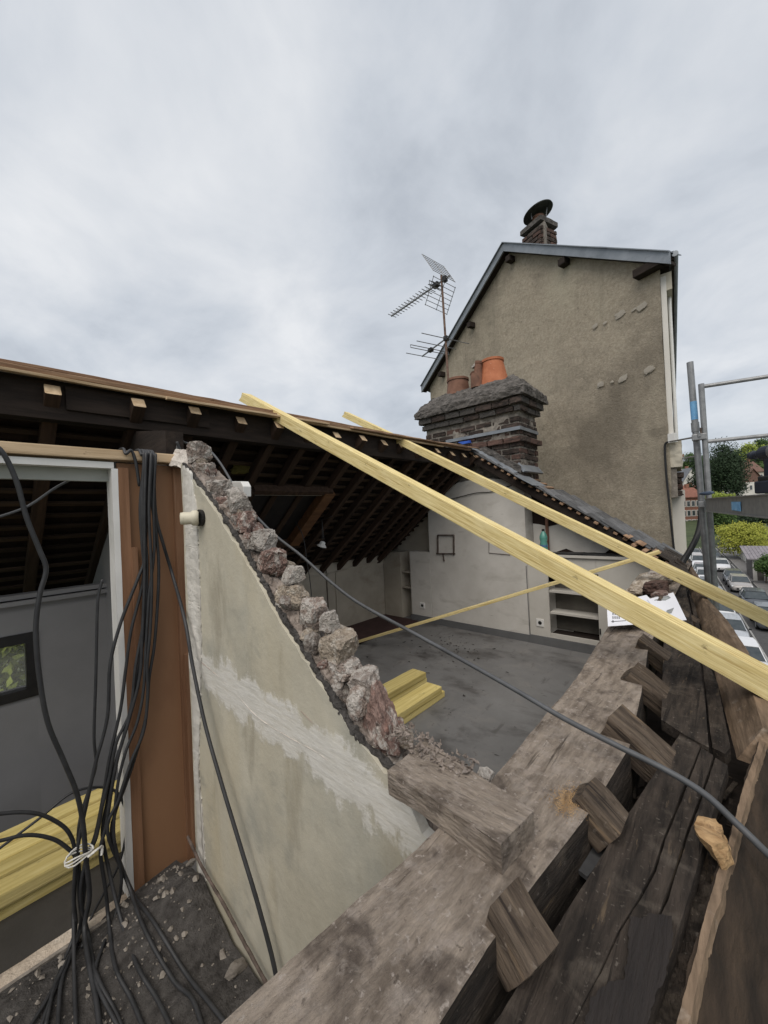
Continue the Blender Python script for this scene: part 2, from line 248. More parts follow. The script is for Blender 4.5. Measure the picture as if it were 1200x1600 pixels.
class MB:
    def __init__(s): s.v = []; s.f = []
    def add(s, vs, fs):
        k = len(s.v); s.v += [V(a) for a in vs]; s.f += [[i + k for i in f] for f in fs]; return s
    def obox(s, c, a, b, d):
        c, a, b, d = V(c), V(a), V(b), V(d)
        vs = [c + a * i + b * j + d * k for i in (-1, 1) for j in (-1, 1) for k in (-1, 1)]
        return s.add(vs, [(0, 1, 3, 2), (4, 6, 7, 5), (0, 4, 5, 1), (2, 3, 7, 6), (0, 2, 6, 4), (1, 5, 7, 3)])
    def box(s, x0, x1, y0, y1, z0, z1):
        return s.obox(((x0 + x1) / 2, (y0 + y1) / 2, (z0 + z1) / 2), ((x1 - x0) / 2, 0, 0), (0, (y1 - y0) / 2, 0), (0, 0, (z1 - z0) / 2))
    def bar(s, p0, p1, w, h, up=(0, 0, 1)):
        p0, p1 = V(p0), V(p1); x = (p1 - p0).normalized(); y = V(up).cross(x).normalized(); z = x.cross(y)
        return s.obox((p0 + p1) / 2, (p1 - p0) / 2, y * w / 2, z * h / 2)
    def prism(s, poly, d):
        n = len(poly); d = V(d); vs = [V(p) for p in poly] + [V(p) + d for p in poly]
        return s.add(vs, [list(range(n)), list(range(2 * n - 1, n - 1, -1))] + [(i, (i + 1) % n, n + (i + 1) % n, n + i) for i in range(n)])
    def tube(s, pts, r, n=8, cap=True):
        pts = [V(p) for p in pts]; k = len(pts); rs = r if isinstance(r, (list, tuple)) else [r] * k
        t0 = (pts[1] - pts[0]).normalized(); a = t0.orthogonal().normalized(); vs = []; fs = []
        for i, p in enumerate(pts):
            t = (pts[min(i + 1, k - 1)] - pts[max(i - 1, 0)]).normalized()
            a = (a - t * a.dot(t)).normalized(); b = t.cross(a)
            for j in range(n):
                q = 2 * math.pi * j / n; vs.append(p + (a * math.cos(q) + b * math.sin(q)) * rs[i])
        for i in range(k - 1):
            for j in range(n): fs.append((i * n + j, i * n + (j + 1) % n, (i + 1) * n + (j + 1) % n, (i + 1) * n + j))
        if cap: fs += [list(range(n - 1, -1, -1)), [(k - 1) * n + j for j in range(n)]]
        return s.add(vs, fs)
    def lathe(s, c, prof, n=20, ax=(0, 0, 1), close=True):
        z = V(ax).normalized(); a = z.orthogonal().normalized(); b = z.cross(a); c = V(c); vs = []; fs = []; k = len(prof)
        for r, h in prof:
            for j in range(n):
                q = 2 * math.pi * j / n; vs.append(c + z * h + (a * math.cos(q) + b * math.sin(q)) * r)
        for i in range(k - 1):
            for j in range(n): fs.append((i * n + j, i * n + (j + 1) % n, (i + 1) * n + (j + 1) % n, (i + 1) * n + j))
        if close: fs += [list(range(n - 1, -1, -1)), [(k - 1) * n + j for j in range(n)]]
        return s.add(vs, fs)
    def quad(s, *p): return s.add(p, [list(range(len(p)))])
    def mesh(s, name, M, smooth=False, bev=0, cut=0, rough=None, nvec=None, recalc=True):
        bm = bmesh.new(); Mi = M.inverted(); bv = [bm.verts.new(Mi @ p) for p in s.v]
        for f in s.f:
            try: bm.faces.new([bv[i] for i in f])
            except ValueError: pass
        if recalc: bmesh.ops.recalc_face_normals(bm, faces=bm.faces)
        if bev: bmesh.ops.bevel(bm, geom=list(bm.edges), offset=bev, segments=2, affect='EDGES', profile=.6, clamp_overlap=True)
        if cut:
            bmesh.ops.triangulate(bm, faces=bm.faces); refine(bm, cut)
        _seed[0] += 1
        if rough:
            for amp, scl in (rough if isinstance(rough, list) else [rough]): wobble(bm, amp, scl, _seed[0])
        if nvec: wobble(bm, nvec[0], nvec[1], _seed[0] + 50, False)
        me = bpy.data.meshes.new(name); bm.to_mesh(me); bm.free()
        if smooth:
            for p in me.polygons: p.use_smooth = True
        return me
    def build(s, name, m, parent=None, M=None, mat2=None, **k):
        if M is None:
            lo = V([min(p[i] for p in s.v) for i in range(3)]); hi = V([max(p[i] for p in s.v) for i in range(3)])
            M = Matrix.Translation(V(((lo.x + hi.x) / 2, (lo.y + hi.y) / 2, lo.z)))
        me = s.mesh(name, M, **k); me.materials.append(m)
        return link(bpy.data.objects.new(name, me), parent, M)
def inst(name, me, parent, M): return link(bpy.data.objects.new(name, me), parent, M)
def board_mesh(name, L, w, h, nx=8, e=.004, amp=.0015, scl=9, seed=0, twist=0, endcut=0):
    """a timber along local X from 0 to L, centred in Y and Z, with softened, uneven arrises"""
    d = min(.3, 2.2 * e / min(w, h) * 2)
    ts = [-1, -1 + d, 0, 1 - d, 1]; xs = [0] + [L * (i / nx) for i in range(1, nx)] + [L]
    xs = sorted(set(xs + [min(e, L * .1), L - min(e, L * .1)]))
    bm = bmesh.new(); G = {}
    nX, nT = len(xs), len(ts)
    def vert(i, j, k):
        if (i, j, k) in G: return G[i, j, k]
        x, y, z = xs[i], ts[j] * w / 2, ts[k] * h / 2
        ex = (i in (0, nX - 1)); ey = (j in (0, nT - 1)); ez = (k in (0, nT - 1))
        wob = .6 + .8 * abs(noise.noise(V((x * 7, j * 1.3 + seed, k * 1.7))))
        if ey and ez: y -= math.copysign(e * .5 * wob, y); z -= math.copysign(e * .5 * wob, z)
        if ex and (ey or ez): x += (e * .6 if i == 0 else -e * .6) * wob
        if i == 0 and endcut: x += ts[k] * endcut
        p = V((x, y, z))
        n = noise.noise_vector(p * scl + V((seed * 5.3, seed, -seed))) * amp
        G[i, j, k] = bm.verts.new(p + n); return G[i, j, k]
    def face(*q):
        try: bm.faces.new([vert(*a) for a in q])
        except ValueError: pass
    for i in range(nX - 1):
        for j in range(nT - 1):
            face((i, j, 0), (i, j + 1, 0), (i + 1, j + 1, 0), (i + 1, j, 0)); face((i, j, nT - 1), (i + 1, j, nT - 1), (i + 1, j + 1, nT - 1), (i, j + 1, nT - 1))
            face((i, 0, j), (i + 1, 0, j), (i + 1, 0, j + 1), (i, 0, j + 1)); face((i, nT - 1, j), (i, nT - 1, j + 1), (i + 1, nT - 1, j + 1), (i + 1, nT - 1, j))
    for j in range(nT - 1):
        for k in range(nT - 1):
            face((0, j, k), (0, j, k + 1), (0, j + 1, k + 1), (0, j + 1, k)); face((nX - 1, j, k), (nX - 1, j + 1, k), (nX - 1, j + 1, k + 1), (nX - 1, j, k + 1))
    bmesh.ops.recalc_face_normals(bm, faces=bm.faces)
    me = bpy.data.meshes.new(name); bm.to_mesh(me); bm.free()
    return me
def board(name, p0, p1, w, h, m, parent=None, up=(0, 0, 1), ends=None, **k):
    p0, p1 = V(p0), V(p1); _seed[0] += 1
    me = board_mesh(name, (p1 - p0).length, w, h, seed=_seed[0], **k); me.materials.append(m)
    M = frame(p0, p1 - p0, up)
    if ends:
        me.materials.append(ends); L = (p1 - p0).length
        for p in me.polygons:
            if abs(p.normal.x) > .8 and (p.center.x < .02 or p.center.x > L - .02): p.material_index = 1
    return link(bpy.data.objects.new(name, me), parent, M)
def spline(pts, n=8):
    pts = [V(p) for p in pts]; out = []
    q = [pts[0] * 2 - pts[1]] + pts + [pts[-1] * 2 - pts[-2]]
    for i in range(1, len(q) - 2):
        for j in range(n):
            t = j / n; a, b, c, d = q[i - 1], q[i], q[i + 1], q[i + 2]
            out.append(.5 * ((2 * b) + (c - a) * t + (2 * a - 5 * b + 4 * c - d) * t * t + (3 * b - a - 3 * c + d) * t ** 3))
    return out + [pts[-1]]
def stone_mesh(name, seed, boxy=.5, sub=3, amp=.22, scl=1.4):
    """a broken stone: a ball cut by planes, then roughened"""
    bm = bmesh.new(); bmesh.ops.create_icosphere(bm, subdivisions=sub, radius=1)
    r = random.Random(seed * 13 + 1); off = V((seed * 4.7, seed * 2.1, seed * 3.3)); cuts = []
    for a in ((1, 0, 0), (-1, 0, 0), (0, 1, 0), (0, -1, 0), (0, 0, 1), (0, 0, -1)):
        if r.random() < .35 + boxy: cuts.append(((V(a) + V((r.uniform(-.3, .3), r.uniform(-.3, .3), r.uniform(-.3, .3))) * (1.2 - boxy)).normalized(), r.uniform(.62, .78)))
    for _ in range(int(5 + 4 * (1 - boxy))): cuts.append((V((r.gauss(0, 1), r.gauss(0, 1), r.gauss(0, 1))).normalized(), r.uniform(.62, .92)))
    for v in bm.verts:
        p = v.co.normalized(); q = p * 1.12
        for n, h in cuts:
            d = q.dot(n) - h
            if d > 0: q -= n * d
        n1 = noise.fractal(q * scl * 1.6 + off, 1, 2, 5); n2 = noise.fractal(q * 6 + off, .8, 2, 4)
        v.co = q + p * (amp * .55 * n1 + amp * .42 * n2)
    me = bpy.data.meshes.new(name); bm.to_mesh(me); bm.free()
    return me

# ------------------------------------------------------------------ the house: floor, walls
ZP = 1.0                                        # top of the wall plate
RX, RZ = -2.45, 2.34                            # ridge line
BX = -4.1                                       # back knee wall
fl = MB().quad((-2.70, -3, 0), (-.38, -3, 0), (-.38, 4.8, 0), (-4.2, 4.8, 0), (-4.2, .63, 0), (-2.70, .63, 0)).build('floor', M_FLOOR); tag(fl, kind='structure')
lf = MB().quad((-2.70, -3, .004), (-1.96, -3, .004), (-1.96, .62, .004), (-2.70, .62, .004)).quad((-3.3, -3, -.28), (-2.70, -3, -.28), (-2.70, .64, -.28), (-3.3, .64, -.28)).quad((-2.70, -3, -.28), (-2.70, -3, .003), (-2.70, .64, .003), (-2.70, .64, -.28)).build('floor_covering', mat('dark_lino', (.030, .028, .025), (.055, .051, .046), 3, 7, .3, .7, .7, .2, 30)); tag(lf, 'dark dusty lino floor behind the doorway', 'floor covering', kind='structure')
fr = MB().quad((-4.1, 2.3, .004), (-3.42, 2.3, .004), (-3.42, 4.4, .004), (-4.1, 4.4, .004)).build('floor_covering', M_REDFL); tag(fr, 'dark red floor strip along the back knee wall', 'floor covering', kind='structure')
MB().prism([V((-.47, -3, -7.9)), V((-.02, -3, -7.9)), V((-.03, 0, -7.9)), V((-.36, 4.4, -7.9)), V((-.6, 4.4, -7.9))], (0, 0, 8.64)).build('facade_wall', M_HCREAM)
tag(bpy.data.objects['facade_wall'], 'masonry facade wall hidden in the dark gaps under the eaves boards', 'wall')

# rubble-covered floor in front of the plaster wall
mb = MB(); nx, ny = 70, 64; X0, X1, Y0, Y1 = -1.9, -.44, -.75, .60
def gz(x, y):
    n = noise.fractal(V((x * 3.2, y * 3.2, 3)), 1, 2, 5)
    edge = max(0, 1 - (abs(y - .6)) / .3) * .045 + max(0, 1 - abs(x + 1.62) / .25) * max(0, 1 - abs(y - .55) / .28) * .09
    return .006 + max(0, .022 + n * .028) * min(1, (x + 1.92) / .12) + edge
for i in range(nx + 1):
    for j in range(ny + 1):
        x = X0 + (X1 - X0) * i / nx; y = Y0 + (Y1 - Y0) * j / ny; mb.v.append(V((x, y, gz(x, y))))
for i in range(nx):
    for j in range(ny): a = i * (ny + 1) + j; mb.f.append([a, a + ny + 1, a + ny + 2, a + 1])
rb = mb.build('rubble', M_RUBBLE, smooth=True); tag(rb, 'dark soil and rubble lying below the plastered wall', 'rubble', kind='stuff')
mb = MB()
for i in range(420):
    x = RND.uniform(-1.88, -.7); y = RND.uniform(-.3, .58)
    if RND.random() < .45: x = RND.uniform(-1.88, -1.45); y = RND.uniform(.05, .58)
    s = RND.choice([.002, .003, .003, .004, .005, .006, .009, .013]) * RND.uniform(.7, 1.3); z = gz(x, y)
    c = V((x, y, z + s * .3)); vs = []
    for a in range(6):
        q = a * math.pi / 3 + RND.uniform(-.3, .3); vs.append(c + V((math.cos(q) * s * RND.uniform(.6, 1.4), math.sin(q) * s * RND.uniform(.5, 1.1), RND.uniform(-.3, .5) * s)))
    vs.append(c + V((0, 0, s * .8))); mb.add(vs, [(k, (k + 1) % 6, 6) for k in range(6)])
tag(mb.build('plaster_debris', M_CHIP), 'pale plaster chips scattered over the dark rubble', 'debris', kind='stuff')
for i, (px, py, s, lb) in enumerate([(371, 1537, .032, 'largest pale stone on the rubble at the foot of the plaster wall'), (252, 1405, .018, 'small pale stone lying in front of the orange-brown panel'), (300, 1375, .02, 'pale stone wedged between panel foot and plaster wall')]):
    p = on(px, py, 'z', .03); me = stone_mesh('loose_stone', 40 + i, .3); me.materials.append(M_CHIP)
    o = inst('loose_stone', me, None, Matrix.Translation((p.x, p.y, gz(p.x, p.y) + s * .3)) @ Matrix.Diagonal((s * .7, s * 1.2, s * .6, 1)))
    tag(o, lb, 'stone', 'loose stones on the rubble')

mb = MB()
for cx_, cy_, n_, sd_ in ((-2.55, 3.75, 110, .22), (-2.2, 3.4, 25, .4), (-1.6, 2.6, 16, .6), (-2.9, 3.2, 16, .5), (-1.3, 1.9, 14, .5)):
    for _ in range(n_):
        x, y = RND.gauss(cx_, sd_), RND.gauss(cy_, sd_)
        if not (-3.9 < x < -.6 and .9 < y < 4.3): continue
        s_ = RND.choice([.004, .006, .008, .012, .02]); c = V((x, y, s_ * .3)); vs = [c + V((RND.uniform(-s_, s_) * 1.5, RND.uniform(-s_, s_), RND.uniform(-s_ * .3, s_ * .4))) for _k in range(5)]
        mb.add(vs, [(0, 1, 2), (0, 2, 3), (0, 3, 4), (1, 2, 4), (2, 3, 4), (0, 1, 4)])
tag(mb.build('floor_debris', M_RUBBLE), 'scattered dark crumbs of debris on the grey room floor', 'debris', kind='stuff')

# ---- stepped party wall: plaster face, mortar core, stones
FY = .61
OUT = [(-1.69, 1.80), (-1.415, 1.613), (-1.19, 1.435), (-1.011, 1.272), (-.863, 1.156), (-.762, 1.084), (-.673, 1.02), (-.593, .985), (-.547, .985), (-.493, .905), (-.41, .86)]
pw = thing('stepped_wall', 'half-demolished plastered wall with rubble stones stepping down its sloping top', 'wall', (-1.05, .7, 0))
top = []
for (xa, za), (xb, zb) in zip(OUT[:-1], OUT[1:]):
    n = max(2, int((V((xb - xa, zb - za))).length / .03))
    for i in range(n):
        t = i / n; top.append((xa + (xb - xa) * t + RND.uniform(-.004, .004), za + (zb - za) * t + RND.uniform(-.006, .006)))
top.append(OUT[-1])
poly = [V((-1.69, FY, 0))] + [V((x, FY, z)) for x, z in top] + [V((-.41, FY, 0))]
MB().prism(poly, (0, .022, 0)).build('plaster_face', M_PLAST, pw, cut=.12, rough=(.0035, 3.0))
def jag(pts, k, c, step, amp):
    w = lift(pts, k, c); o = []
    for a, b in zip(w, w[1:] + w[:1]):
        n = max(1, int((b - a).length / step))
        for i in range(n):
            p = a.lerp(b, i / n) + V((RND.uniform(-1, 1) * amp, 0, RND.uniform(-1, 1) * amp * 1.6)); p.y = c if k == 'y' else p.y; o.append(p)
    return o
def smear_nodes(m, o):
    """a streaky white filler smear across the plaster, in the wall's own coordinates"""
    t = m.node_tree; N, Lk = t.nodes, t.links
    p = next(n for n in N if n.type == 'BSDF_PRINCIPLED'); src = p.inputs['Base Color'].links[0].from_socket
    tc_ = N.new('ShaderNodeTexCoord'); A = on(306, 1035, 'y', FY); B = on(660, 1302, 'y', FY); base = MW[o.name].translation
    d = (B - A).normalized(); nn = V((-d.z, 0, d.x)); nn = nn if nn.z > 0 else -nn
    sub = N.new('ShaderNodeVectorMath'); sub.operation = 'SUBTRACT'; Lk.new(tc_.outputs['Object'], sub.inputs[0]); sub.inputs[1].default_value = A - base
    def dot(v):
        q = N.new('ShaderNodeVectorMath'); q.operation = 'DOT_PRODUCT'; Lk.new(sub.outputs[0], q.inputs[0]); q.inputs[1].default_value = v; return q.outputs['Value']
    def math_(op, a, b=None, c=None):
        q = N.new('ShaderNodeMath'); q.operation = op
        for k, x in enumerate((a, b, c)):
            if x is None: continue
            if isinstance(x, (int, float)): q.inputs[k].default_value = x
            else: Lk.new(x, q.inputs[k])
        return q.outputs[0]
    def nzz(rot, scl, det=9, rg=.65):
        mp = N.new('ShaderNodeMapping'); mp.inputs['Rotation'].default_value = (0, rot, 0); mp.inputs['Scale'].default_value = scl; Lk.new(tc_.outputs['Object'], mp.inputs['Vector'])
        q = N.new('ShaderNodeTexNoise'); q.inputs['Scale'].default_value = 1; q.inputs['Detail'].default_value = det; q.inputs['Roughness'].default_value = rg; Lk.new(mp.outputs[0], q.inputs['Vector']); return q.outputs['Fac']
    an = math.atan2(-d.z, d.x)
    dist = math_('ABSOLUTE', math_('ADD', dot(nn), math_('MULTIPLY', math_('SUBTRACT', nzz(0, (5, 5, 5), 4), .5), .10)))
    streak = nzz(0, (30, 30, 8)); fine = nzz(-an, (14, 60, 90)); blot = nzz(0, (9, 9, 9), 12, .7)
    e_ = math_('ADD', math_('MULTIPLY', math_('SUBTRACT', streak, .5), .10), math_('MULTIPLY', math_('SUBTRACT', blot, .5), .26))
    v = math_('ADD', math_('SUBTRACT', .070, dist), e_)
    mr = N.new('ShaderNodeMapRange'); mr.interpolation_type = 'SMOOTHSTEP'; Lk.new(v, mr.inputs['Value']); mr.inputs['From Min'].default_value = -.014; mr.inputs['From Max'].default_value = .022
    fac = math_('MULTIPLY', mr.outputs[0], math_('MULTIPLY_ADD', math_('SUBTRACT', fine, .5), 1.5, .78)); fac = math_('MINIMUM', math_('MAXIMUM', fac, 0), .95)
    mx_ = N.new('ShaderNodeMix'); mx_.data_type = 'RGBA'; Lk.new(fac, mx_.inputs['Factor']); Lk.new(src, mx_.inputs['A']); mx_.inputs['B'].default_value = (.63, .615, .58, 1)
    # grime rising from the foot of the wall and old dark scratches
    Lk.new(mx_.outputs['Result'], p.inputs['Base Color'])
    bp_ = next(n for n in N if n.type == 'BUMP'); b2 = N.new('ShaderNodeBump'); b2.inputs['Strength'].default_value = .3; b2.inputs['Distance'].default_value = .003
    Lk.new(math_('MULTIPLY', fac, math_('ADD', .6, fine)), b2.inputs['Height']); Lk.new(bp_.outputs[0], b2.inputs['Normal']); Lk.new(b2.outputs[0], p.inputs['Normal'])
smear_nodes(M_PLAST, next(c_ for c_ in pw.children if c_.name.startswith('plaster_face')))
band = [(284, 728), (297, 738), (306, 790), (311, 900), (314, 1000), (312, 1100), (310, 1200), (318, 1300), (322, 1398), (312, 1398), (303, 1200), (296, 1000), (290, 860)]
MB().prism(jag(band, 'y', FY - .004, .012, .004), (0, .008, 0)).build('peeling_corner', M_CORNER, pw, cut=.03, rough=(.003, 25))
for cr in ([(315, 1035), (360, 1075), (400, 1118), (450, 1150), (500, 1180), (560, 1225), (630, 1285)], [(470, 1110), (520, 1160), (580, 1210), (645, 1275)]):
    w = [on(x, y, 'y', FY + .0002) + V((RND.uniform(-.002, .002), 0, RND.uniform(-.003, .003))) for x, y in cr]
    MB().tube(spline(w, 5), .0008, 5).build('crack', M_STONE, pw, rough=(.0015, 30), cut=.02)
core = [V((-1.69, FY + .024, 0))] + [V((x, FY + .024, z + (.012 if x < -.62 else -.005))) for x, z in OUT] + [V((-.41, FY + .024, 0))]
MB().prism(core, (0, .105, 0)).build('mortar_core', M_MORTAR, pw, cut=.014, rough=[(.016, 15), (.008, 50)])
# dark lip of mortar between plaster edge and stones
lip = spline([(x, FY + .014 + RND.uniform(-.005, .005), z + .003) for x, z in OUT[:-2]], 6)
MB().tube(lip, [.007 + .006 * abs(noise.noise(p * 20)) for p in lip], 7).build('mortar_lip', M_RUBBLE, pw, cut=.009, rough=[(.007, 50), (.003, 120)])
STN = [ # px x0, x1, y0, y1, material, boxiness
 (292, 330, 692, 726, M_STONE, .75), (300, 338, 722, 750, M_STONE, .5), (321, 361, 748, 786, M_STONEM, .35), (355, 392, 764, 800, M_STONEW, .2), (336, 366, 778, 806, M_STONER, .6),
 (363, 404, 797, 836, M_STONER, .8), (388, 434, 826, 860, M_STONEW, .25), (393, 455, 857, 900, M_STONER, .45), (442, 474, 884, 914, M_STONEW, .3), (434, 487, 912, 955, M_STONET, .6),
 (468, 510, 937, 985, M_STONE, .35), (500, 532, 955, 987, M_STONEW, .5), (493, 562, 983, 1035, M_STONET, .6), (515, 564, 1024, 1068, M_STONE, .3), (540, 600, 1046, 1096, M_STONEM, .3),
 (556, 632, 1088, 1190, M_STONER, .45), (545, 585, 1075, 1120, M_STONE, .3), (470, 500, 985, 1020, M_STONEM, .2), (425, 452, 930, 960, M_STONEM, .2), (378, 402, 845, 875, M_STONEM, .2), (340, 368, 800, 830, M_STONE, .3), (520, 548, 1070, 1110, M_STONEM, .2), (604, 628, 1180, 1200, M_STONEM, .2)]
for i, (x0, x1, y0, y1, m, bx) in enumerate(STN):
    yc = .672 if i < 16 else .65
    p = on((x0 + x1) / 2, (y0 + y1) / 2, 'y', yc); d = (p - CAM).dot(FWD)
    T_ = (x1 - x0) / 600 * d; sx = T_ * .52; ry = max(.030, min(.048, T_ * .5)); sz = (y1 - y0) / 600 * d * .64
    me = stone_mesh('stone', 10 + i, bx, 5 if i < 17 else 4, .17, 1.2); me.materials.append(m)
    inst('stone', me, pw, Matrix.Translation(p) @ Matrix.Rotation(RND.uniform(-.25, .25), 4, 'Y') @ Matrix.Rotation(RND.uniform(-.3, .3), 4, 'Z') @ Matrix.Diagonal((sx, ry, sz, 1)))
for i in range(64):
    k = RND.uniform(.05, len(OUT) - 4.2); a = int(k); t = k - a
    x = OUT[a][0] + (OUT[a + 1][0] - OUT[a][0]) * t; z = OUT[a][1] + (OUT[a + 1][1] - OUT[a][1]) * t
    s_ = RND.uniform(.012, .028); me = stone_mesh('stone', 300 + i, RND.uniform(.1, .7), 3, .2, 1.4); me.materials.append(RND.choice([M_STONEM, M_STONEW, M_STONE, M_STONET, M_STONER]))
    inst('stone', me, pw, Matrix.Translation((x + RND.uniform(0, .03), RND.uniform(.635, .725), z + RND.uniform(.004, .03))) @ Matrix.Rotation(RND.uniform(0, 3), 4, 'Z') @ Matrix.Rotation(RND.uniform(0, 3), 4, 'Y') @ Matrix.Diagonal((s_ * 1.2, s_, s_ * .85, 1)))
# loose grit along the top
mb = MB()
for i in range(420):
    k = RND.uniform(0, len(OUT) - 3.01); a = int(k); t = k - a
    x = OUT[a][0] + (OUT[a + 1][0] - OUT[a][0]) * t; z = OUT[a][1] + (OUT[a + 1][1] - OUT[a][1]) * t
    s = RND.uniform(.002, .006); c = V((x, RND.uniform(.63, .73), z + RND.uniform(0, .012)))
    vs = [c + V((RND.uniform(-s, s), RND.uniform(-s, s), RND.uniform(-s * .6, s))) for _ in range(5)]
    mb.add(vs, [(0, 1, 2), (0, 2, 3), (0, 3, 4), (1, 2, 4), (2, 3, 4), (0, 1, 4)])
g = mb.build('grit', M_CHIP, pw); g['kind'] = 'stuff'

# pipe stub through the plaster, rusty conduit along the foot of the wall
ps = thing('pipe_stub', 'cream plastic waste pipe stub sticking out of the plaster wall', 'pipe', on(313, 808, 'y', FY))
c = on(316, 809, 'y', FY)
MB().lathe(c, [(.030, .0), (.032, .008), (.032, .012)], 20, (0, -1, 0)).build('collar', M_BLACK, ps, smooth=False)
MB().lathe(c + V((0, -.012, 0)), [(.022, 0), (.029, .006), (.029, .022), (.023, .028), (.024, .05), (.022, .062), (.017, .062), (.016, .03)], 22, (-.5, -1, 0), close=False).build('socket', M_PIPE, ps, smooth=True)
cp = [on(283, 1331, 'y', FY - .02), on(316, 1355, 'y', FY - .02), on(345, 1405, 'y', FY - .02), on(380, 1470, 'y', FY - .02), on(418, 1540, 'y', FY - .02), on(450, 1600, 'y', FY - .02)]
cp[0] = cp[1] + V((-.14, .0, .045))
tag(MB().tube(spline(cp, 5), .0055, 8).build('conduit', M_RUST, rough=(.0015, 90), cut=.02), 'thin rusty conduit running down low along the plaster wall', 'pipe')

# ---- far gable wall with chimney breast, cupboard, plinth
gw = thing('inner_gable_wall', 'grimy white end wall of the attic room with projecting chimney breast', 'wall', (-2.4, 4.5, 0))
GY = 4.4
def roofz(x): return RZ - .10 - (abs(x - RX)) * (.655 if x > RX else .80)
bp = [(-3.2, 0), (-3.2, 1.62), (-3.05, 1.78), (-2.7, 1.93), (-2.35, 1.965), (-2.0, 1.90), (-1.815, 1.80), (-1.815, 0)]
MB().prism([V((x, GY, z)) for x, z in bp], (0, .35, 0)).build('chimney_breast', M_WHITEW, gw, cut=.25, rough=(.004, 2))
MB().prism([V((x, GY + .22, z)) for x, z in [(-1.81, 0), (-1.81, roofz(-1.81) + .05), (-.35, roofz(-.35) + .06), (-.35, 0)]], (0, .12, 0)).build('recess_wall', M_WHITEW, gw, cut=.3, rough=(.003, 2))
MB().prism([V((x, GY + .20, z)) for x, z in [(-4.2, 0), (-4.2, 1.05), (-3.21, 1.72), (-3.21, 0)]], (0, .12, 0)).build('recess_wall', M_BACKW, gw)
MB().prism([V((x, GY - .002, z)) for x, z in [(-3.56, .08), (-3.56, 1.0), (-3.205, 1.0), (-3.205, .08)]], (0, .18, 0)).build('boxed_duct', M_WHITEW, gw, bev=.004)
for z in (.45, .68): MB().box(-3.74, -3.57, GY + .01, GY + .2, z, z + .015).build('shelf', M_BACKW, gw)
MB().box(-4.09, -3.745, GY - .004, GY + .19, 0, .98).build('low_panel', M_BACKW, gw, cut=.2, rough=(.002, 4))
MB().box(-3.57, -1.82, GY - .018, GY - .003, 0, .085).build('plinth', M_PLINTH, gw)
MB().box(-1.818, -.40, GY - .02, GY + .01, 0, .095).build('plinth', M_PLINTH, gw)
# chalk square and bracket frame on the breast
bf = thing('wall_bracket', 'small dark empty metal frame fixed to the white chimney breast', 'bracket', on(697, 850, 'y', GY - .012))
a, b, c_, d_ = [on(x, y, 'y', GY - .012) for x, y in ((684, 836), (709, 836), (709, 865), (684, 865))]
for n_, p, q in (('frame_bar', a, b), ('frame_bar', b, c_ + V((0, 0, -.02))), ('frame_bar', c_ + V((.02, 0, 0)), d_ + V((-.02, 0, 0))), ('frame_bar', d_, a)):
    MB().bar(p, q, .014, .022, (0, 1, 0)).build(n_, M_RUST, bf)
MB().bar(on(692, 866, 'y', GY - .012), on(694, 877, 'y', GY - .012), .012, .016, (0, 1, 0)).build('hook', M_RUST, bf)
for x0, x1 in ((764, 800),):
    pts = lift([(764, 843), (764, 864), (797, 867)], 'y', GY - .004)
    MB().tube(pts, .004, 5).build('scored_line', M_RUST, gw)
pts = lift([(822, 884), (828, 991)], 'y', GY - .003); MB().tube(pts, .004, 5).build('panel_joint', M_PLINTH, gw)
def socket(name, px, py, k, cc, label, dirn):
    p = on(px, py, k, cc); t = thing(name, label, 'socket', p)
    n = V(dirn); s = V((0, 0, 1)).cross(n).normalized()
    MB().obox(p, s * .042, V((0, 0, .042)), n * .006).build('cover_plate', M_WPAINT, t, bev=.003)
    MB().lathe(p + n * .006, [(.021, 0), (.021, .002), (.012, .0022)], 18, n).build('socket_well', M_BLACK, t)
socket('wall_socket', 844, 973, 'y', GY - .008, 'white wall socket beside the open cupboard', (0, -1, 0))
socket('wall_socket', 660, 946, 'y', GY - .008, 'dark-centred wall socket low on the boxed-in duct', (0, -1, 0))
# black cable tacked up on the breast
pts = lift([(655, 787), (690, 783), (720, 776), (745, 770), (770, 768), (800, 758), (815, 754)], 'y', GY - .012)
tag(MB().tube(spline(pts, 5), .005, 6).build('wall_cable', M_BLACK), 'thin black cable sagging across the top of the chimney breast', 'cable')
# built-in cupboard
cu = thing('built_in_cupboard', 'cream built-in cupboard with open shelves under a ledge', 'cupboard', (-1.2, GY, 0))
MB().box(-1.81, -1.585, GY - .004, GY + .018, .096, 1.0).build('side_panel', M_WHITEP, cu)
MB().box(-1.09, -.45, GY - .004, GY + .018, .096, 1.0).build('side_panel', M_WHITEP, cu)
MB().box(-1.583, -1.092, GY - .003, GY + .018, .84, 1.0).build('top_rail', M_WHITEP, cu)
MB().box(-1.583, -1.092, GY - .003, GY + .018, .096, .145).build('bottom_rail', M_WHITEP, cu)
for z in (.36, .60): MB().box(-1.583, -1.092, GY + .02, GY + .215, z, z + .022).build('shelf', M_WHITEP, cu)
MB().box(-1.585, -1.09, GY + .02, GY + .215, .12, .135).build('base_shelf', M_DARK, cu)
MB().box(-1.583, -1.092, GY + .205, GY + .217, .15, .98).build('back_panel', mat('cupboard_back', (.10, .092, .08), (.16, .15, .13), 4, 5), cu)
MB().box(-1.81, -.45, GY - .03, GY + .217, 1.002, 1.03).build('ledge', M_WHITEP, cu)
for x, z in ((-1.085, .78), (-1.085, .22)): MB().box(x, x + .012, GY - .014, GY - .005, z, z + .06).build('hinge', M_BLACK, cu)
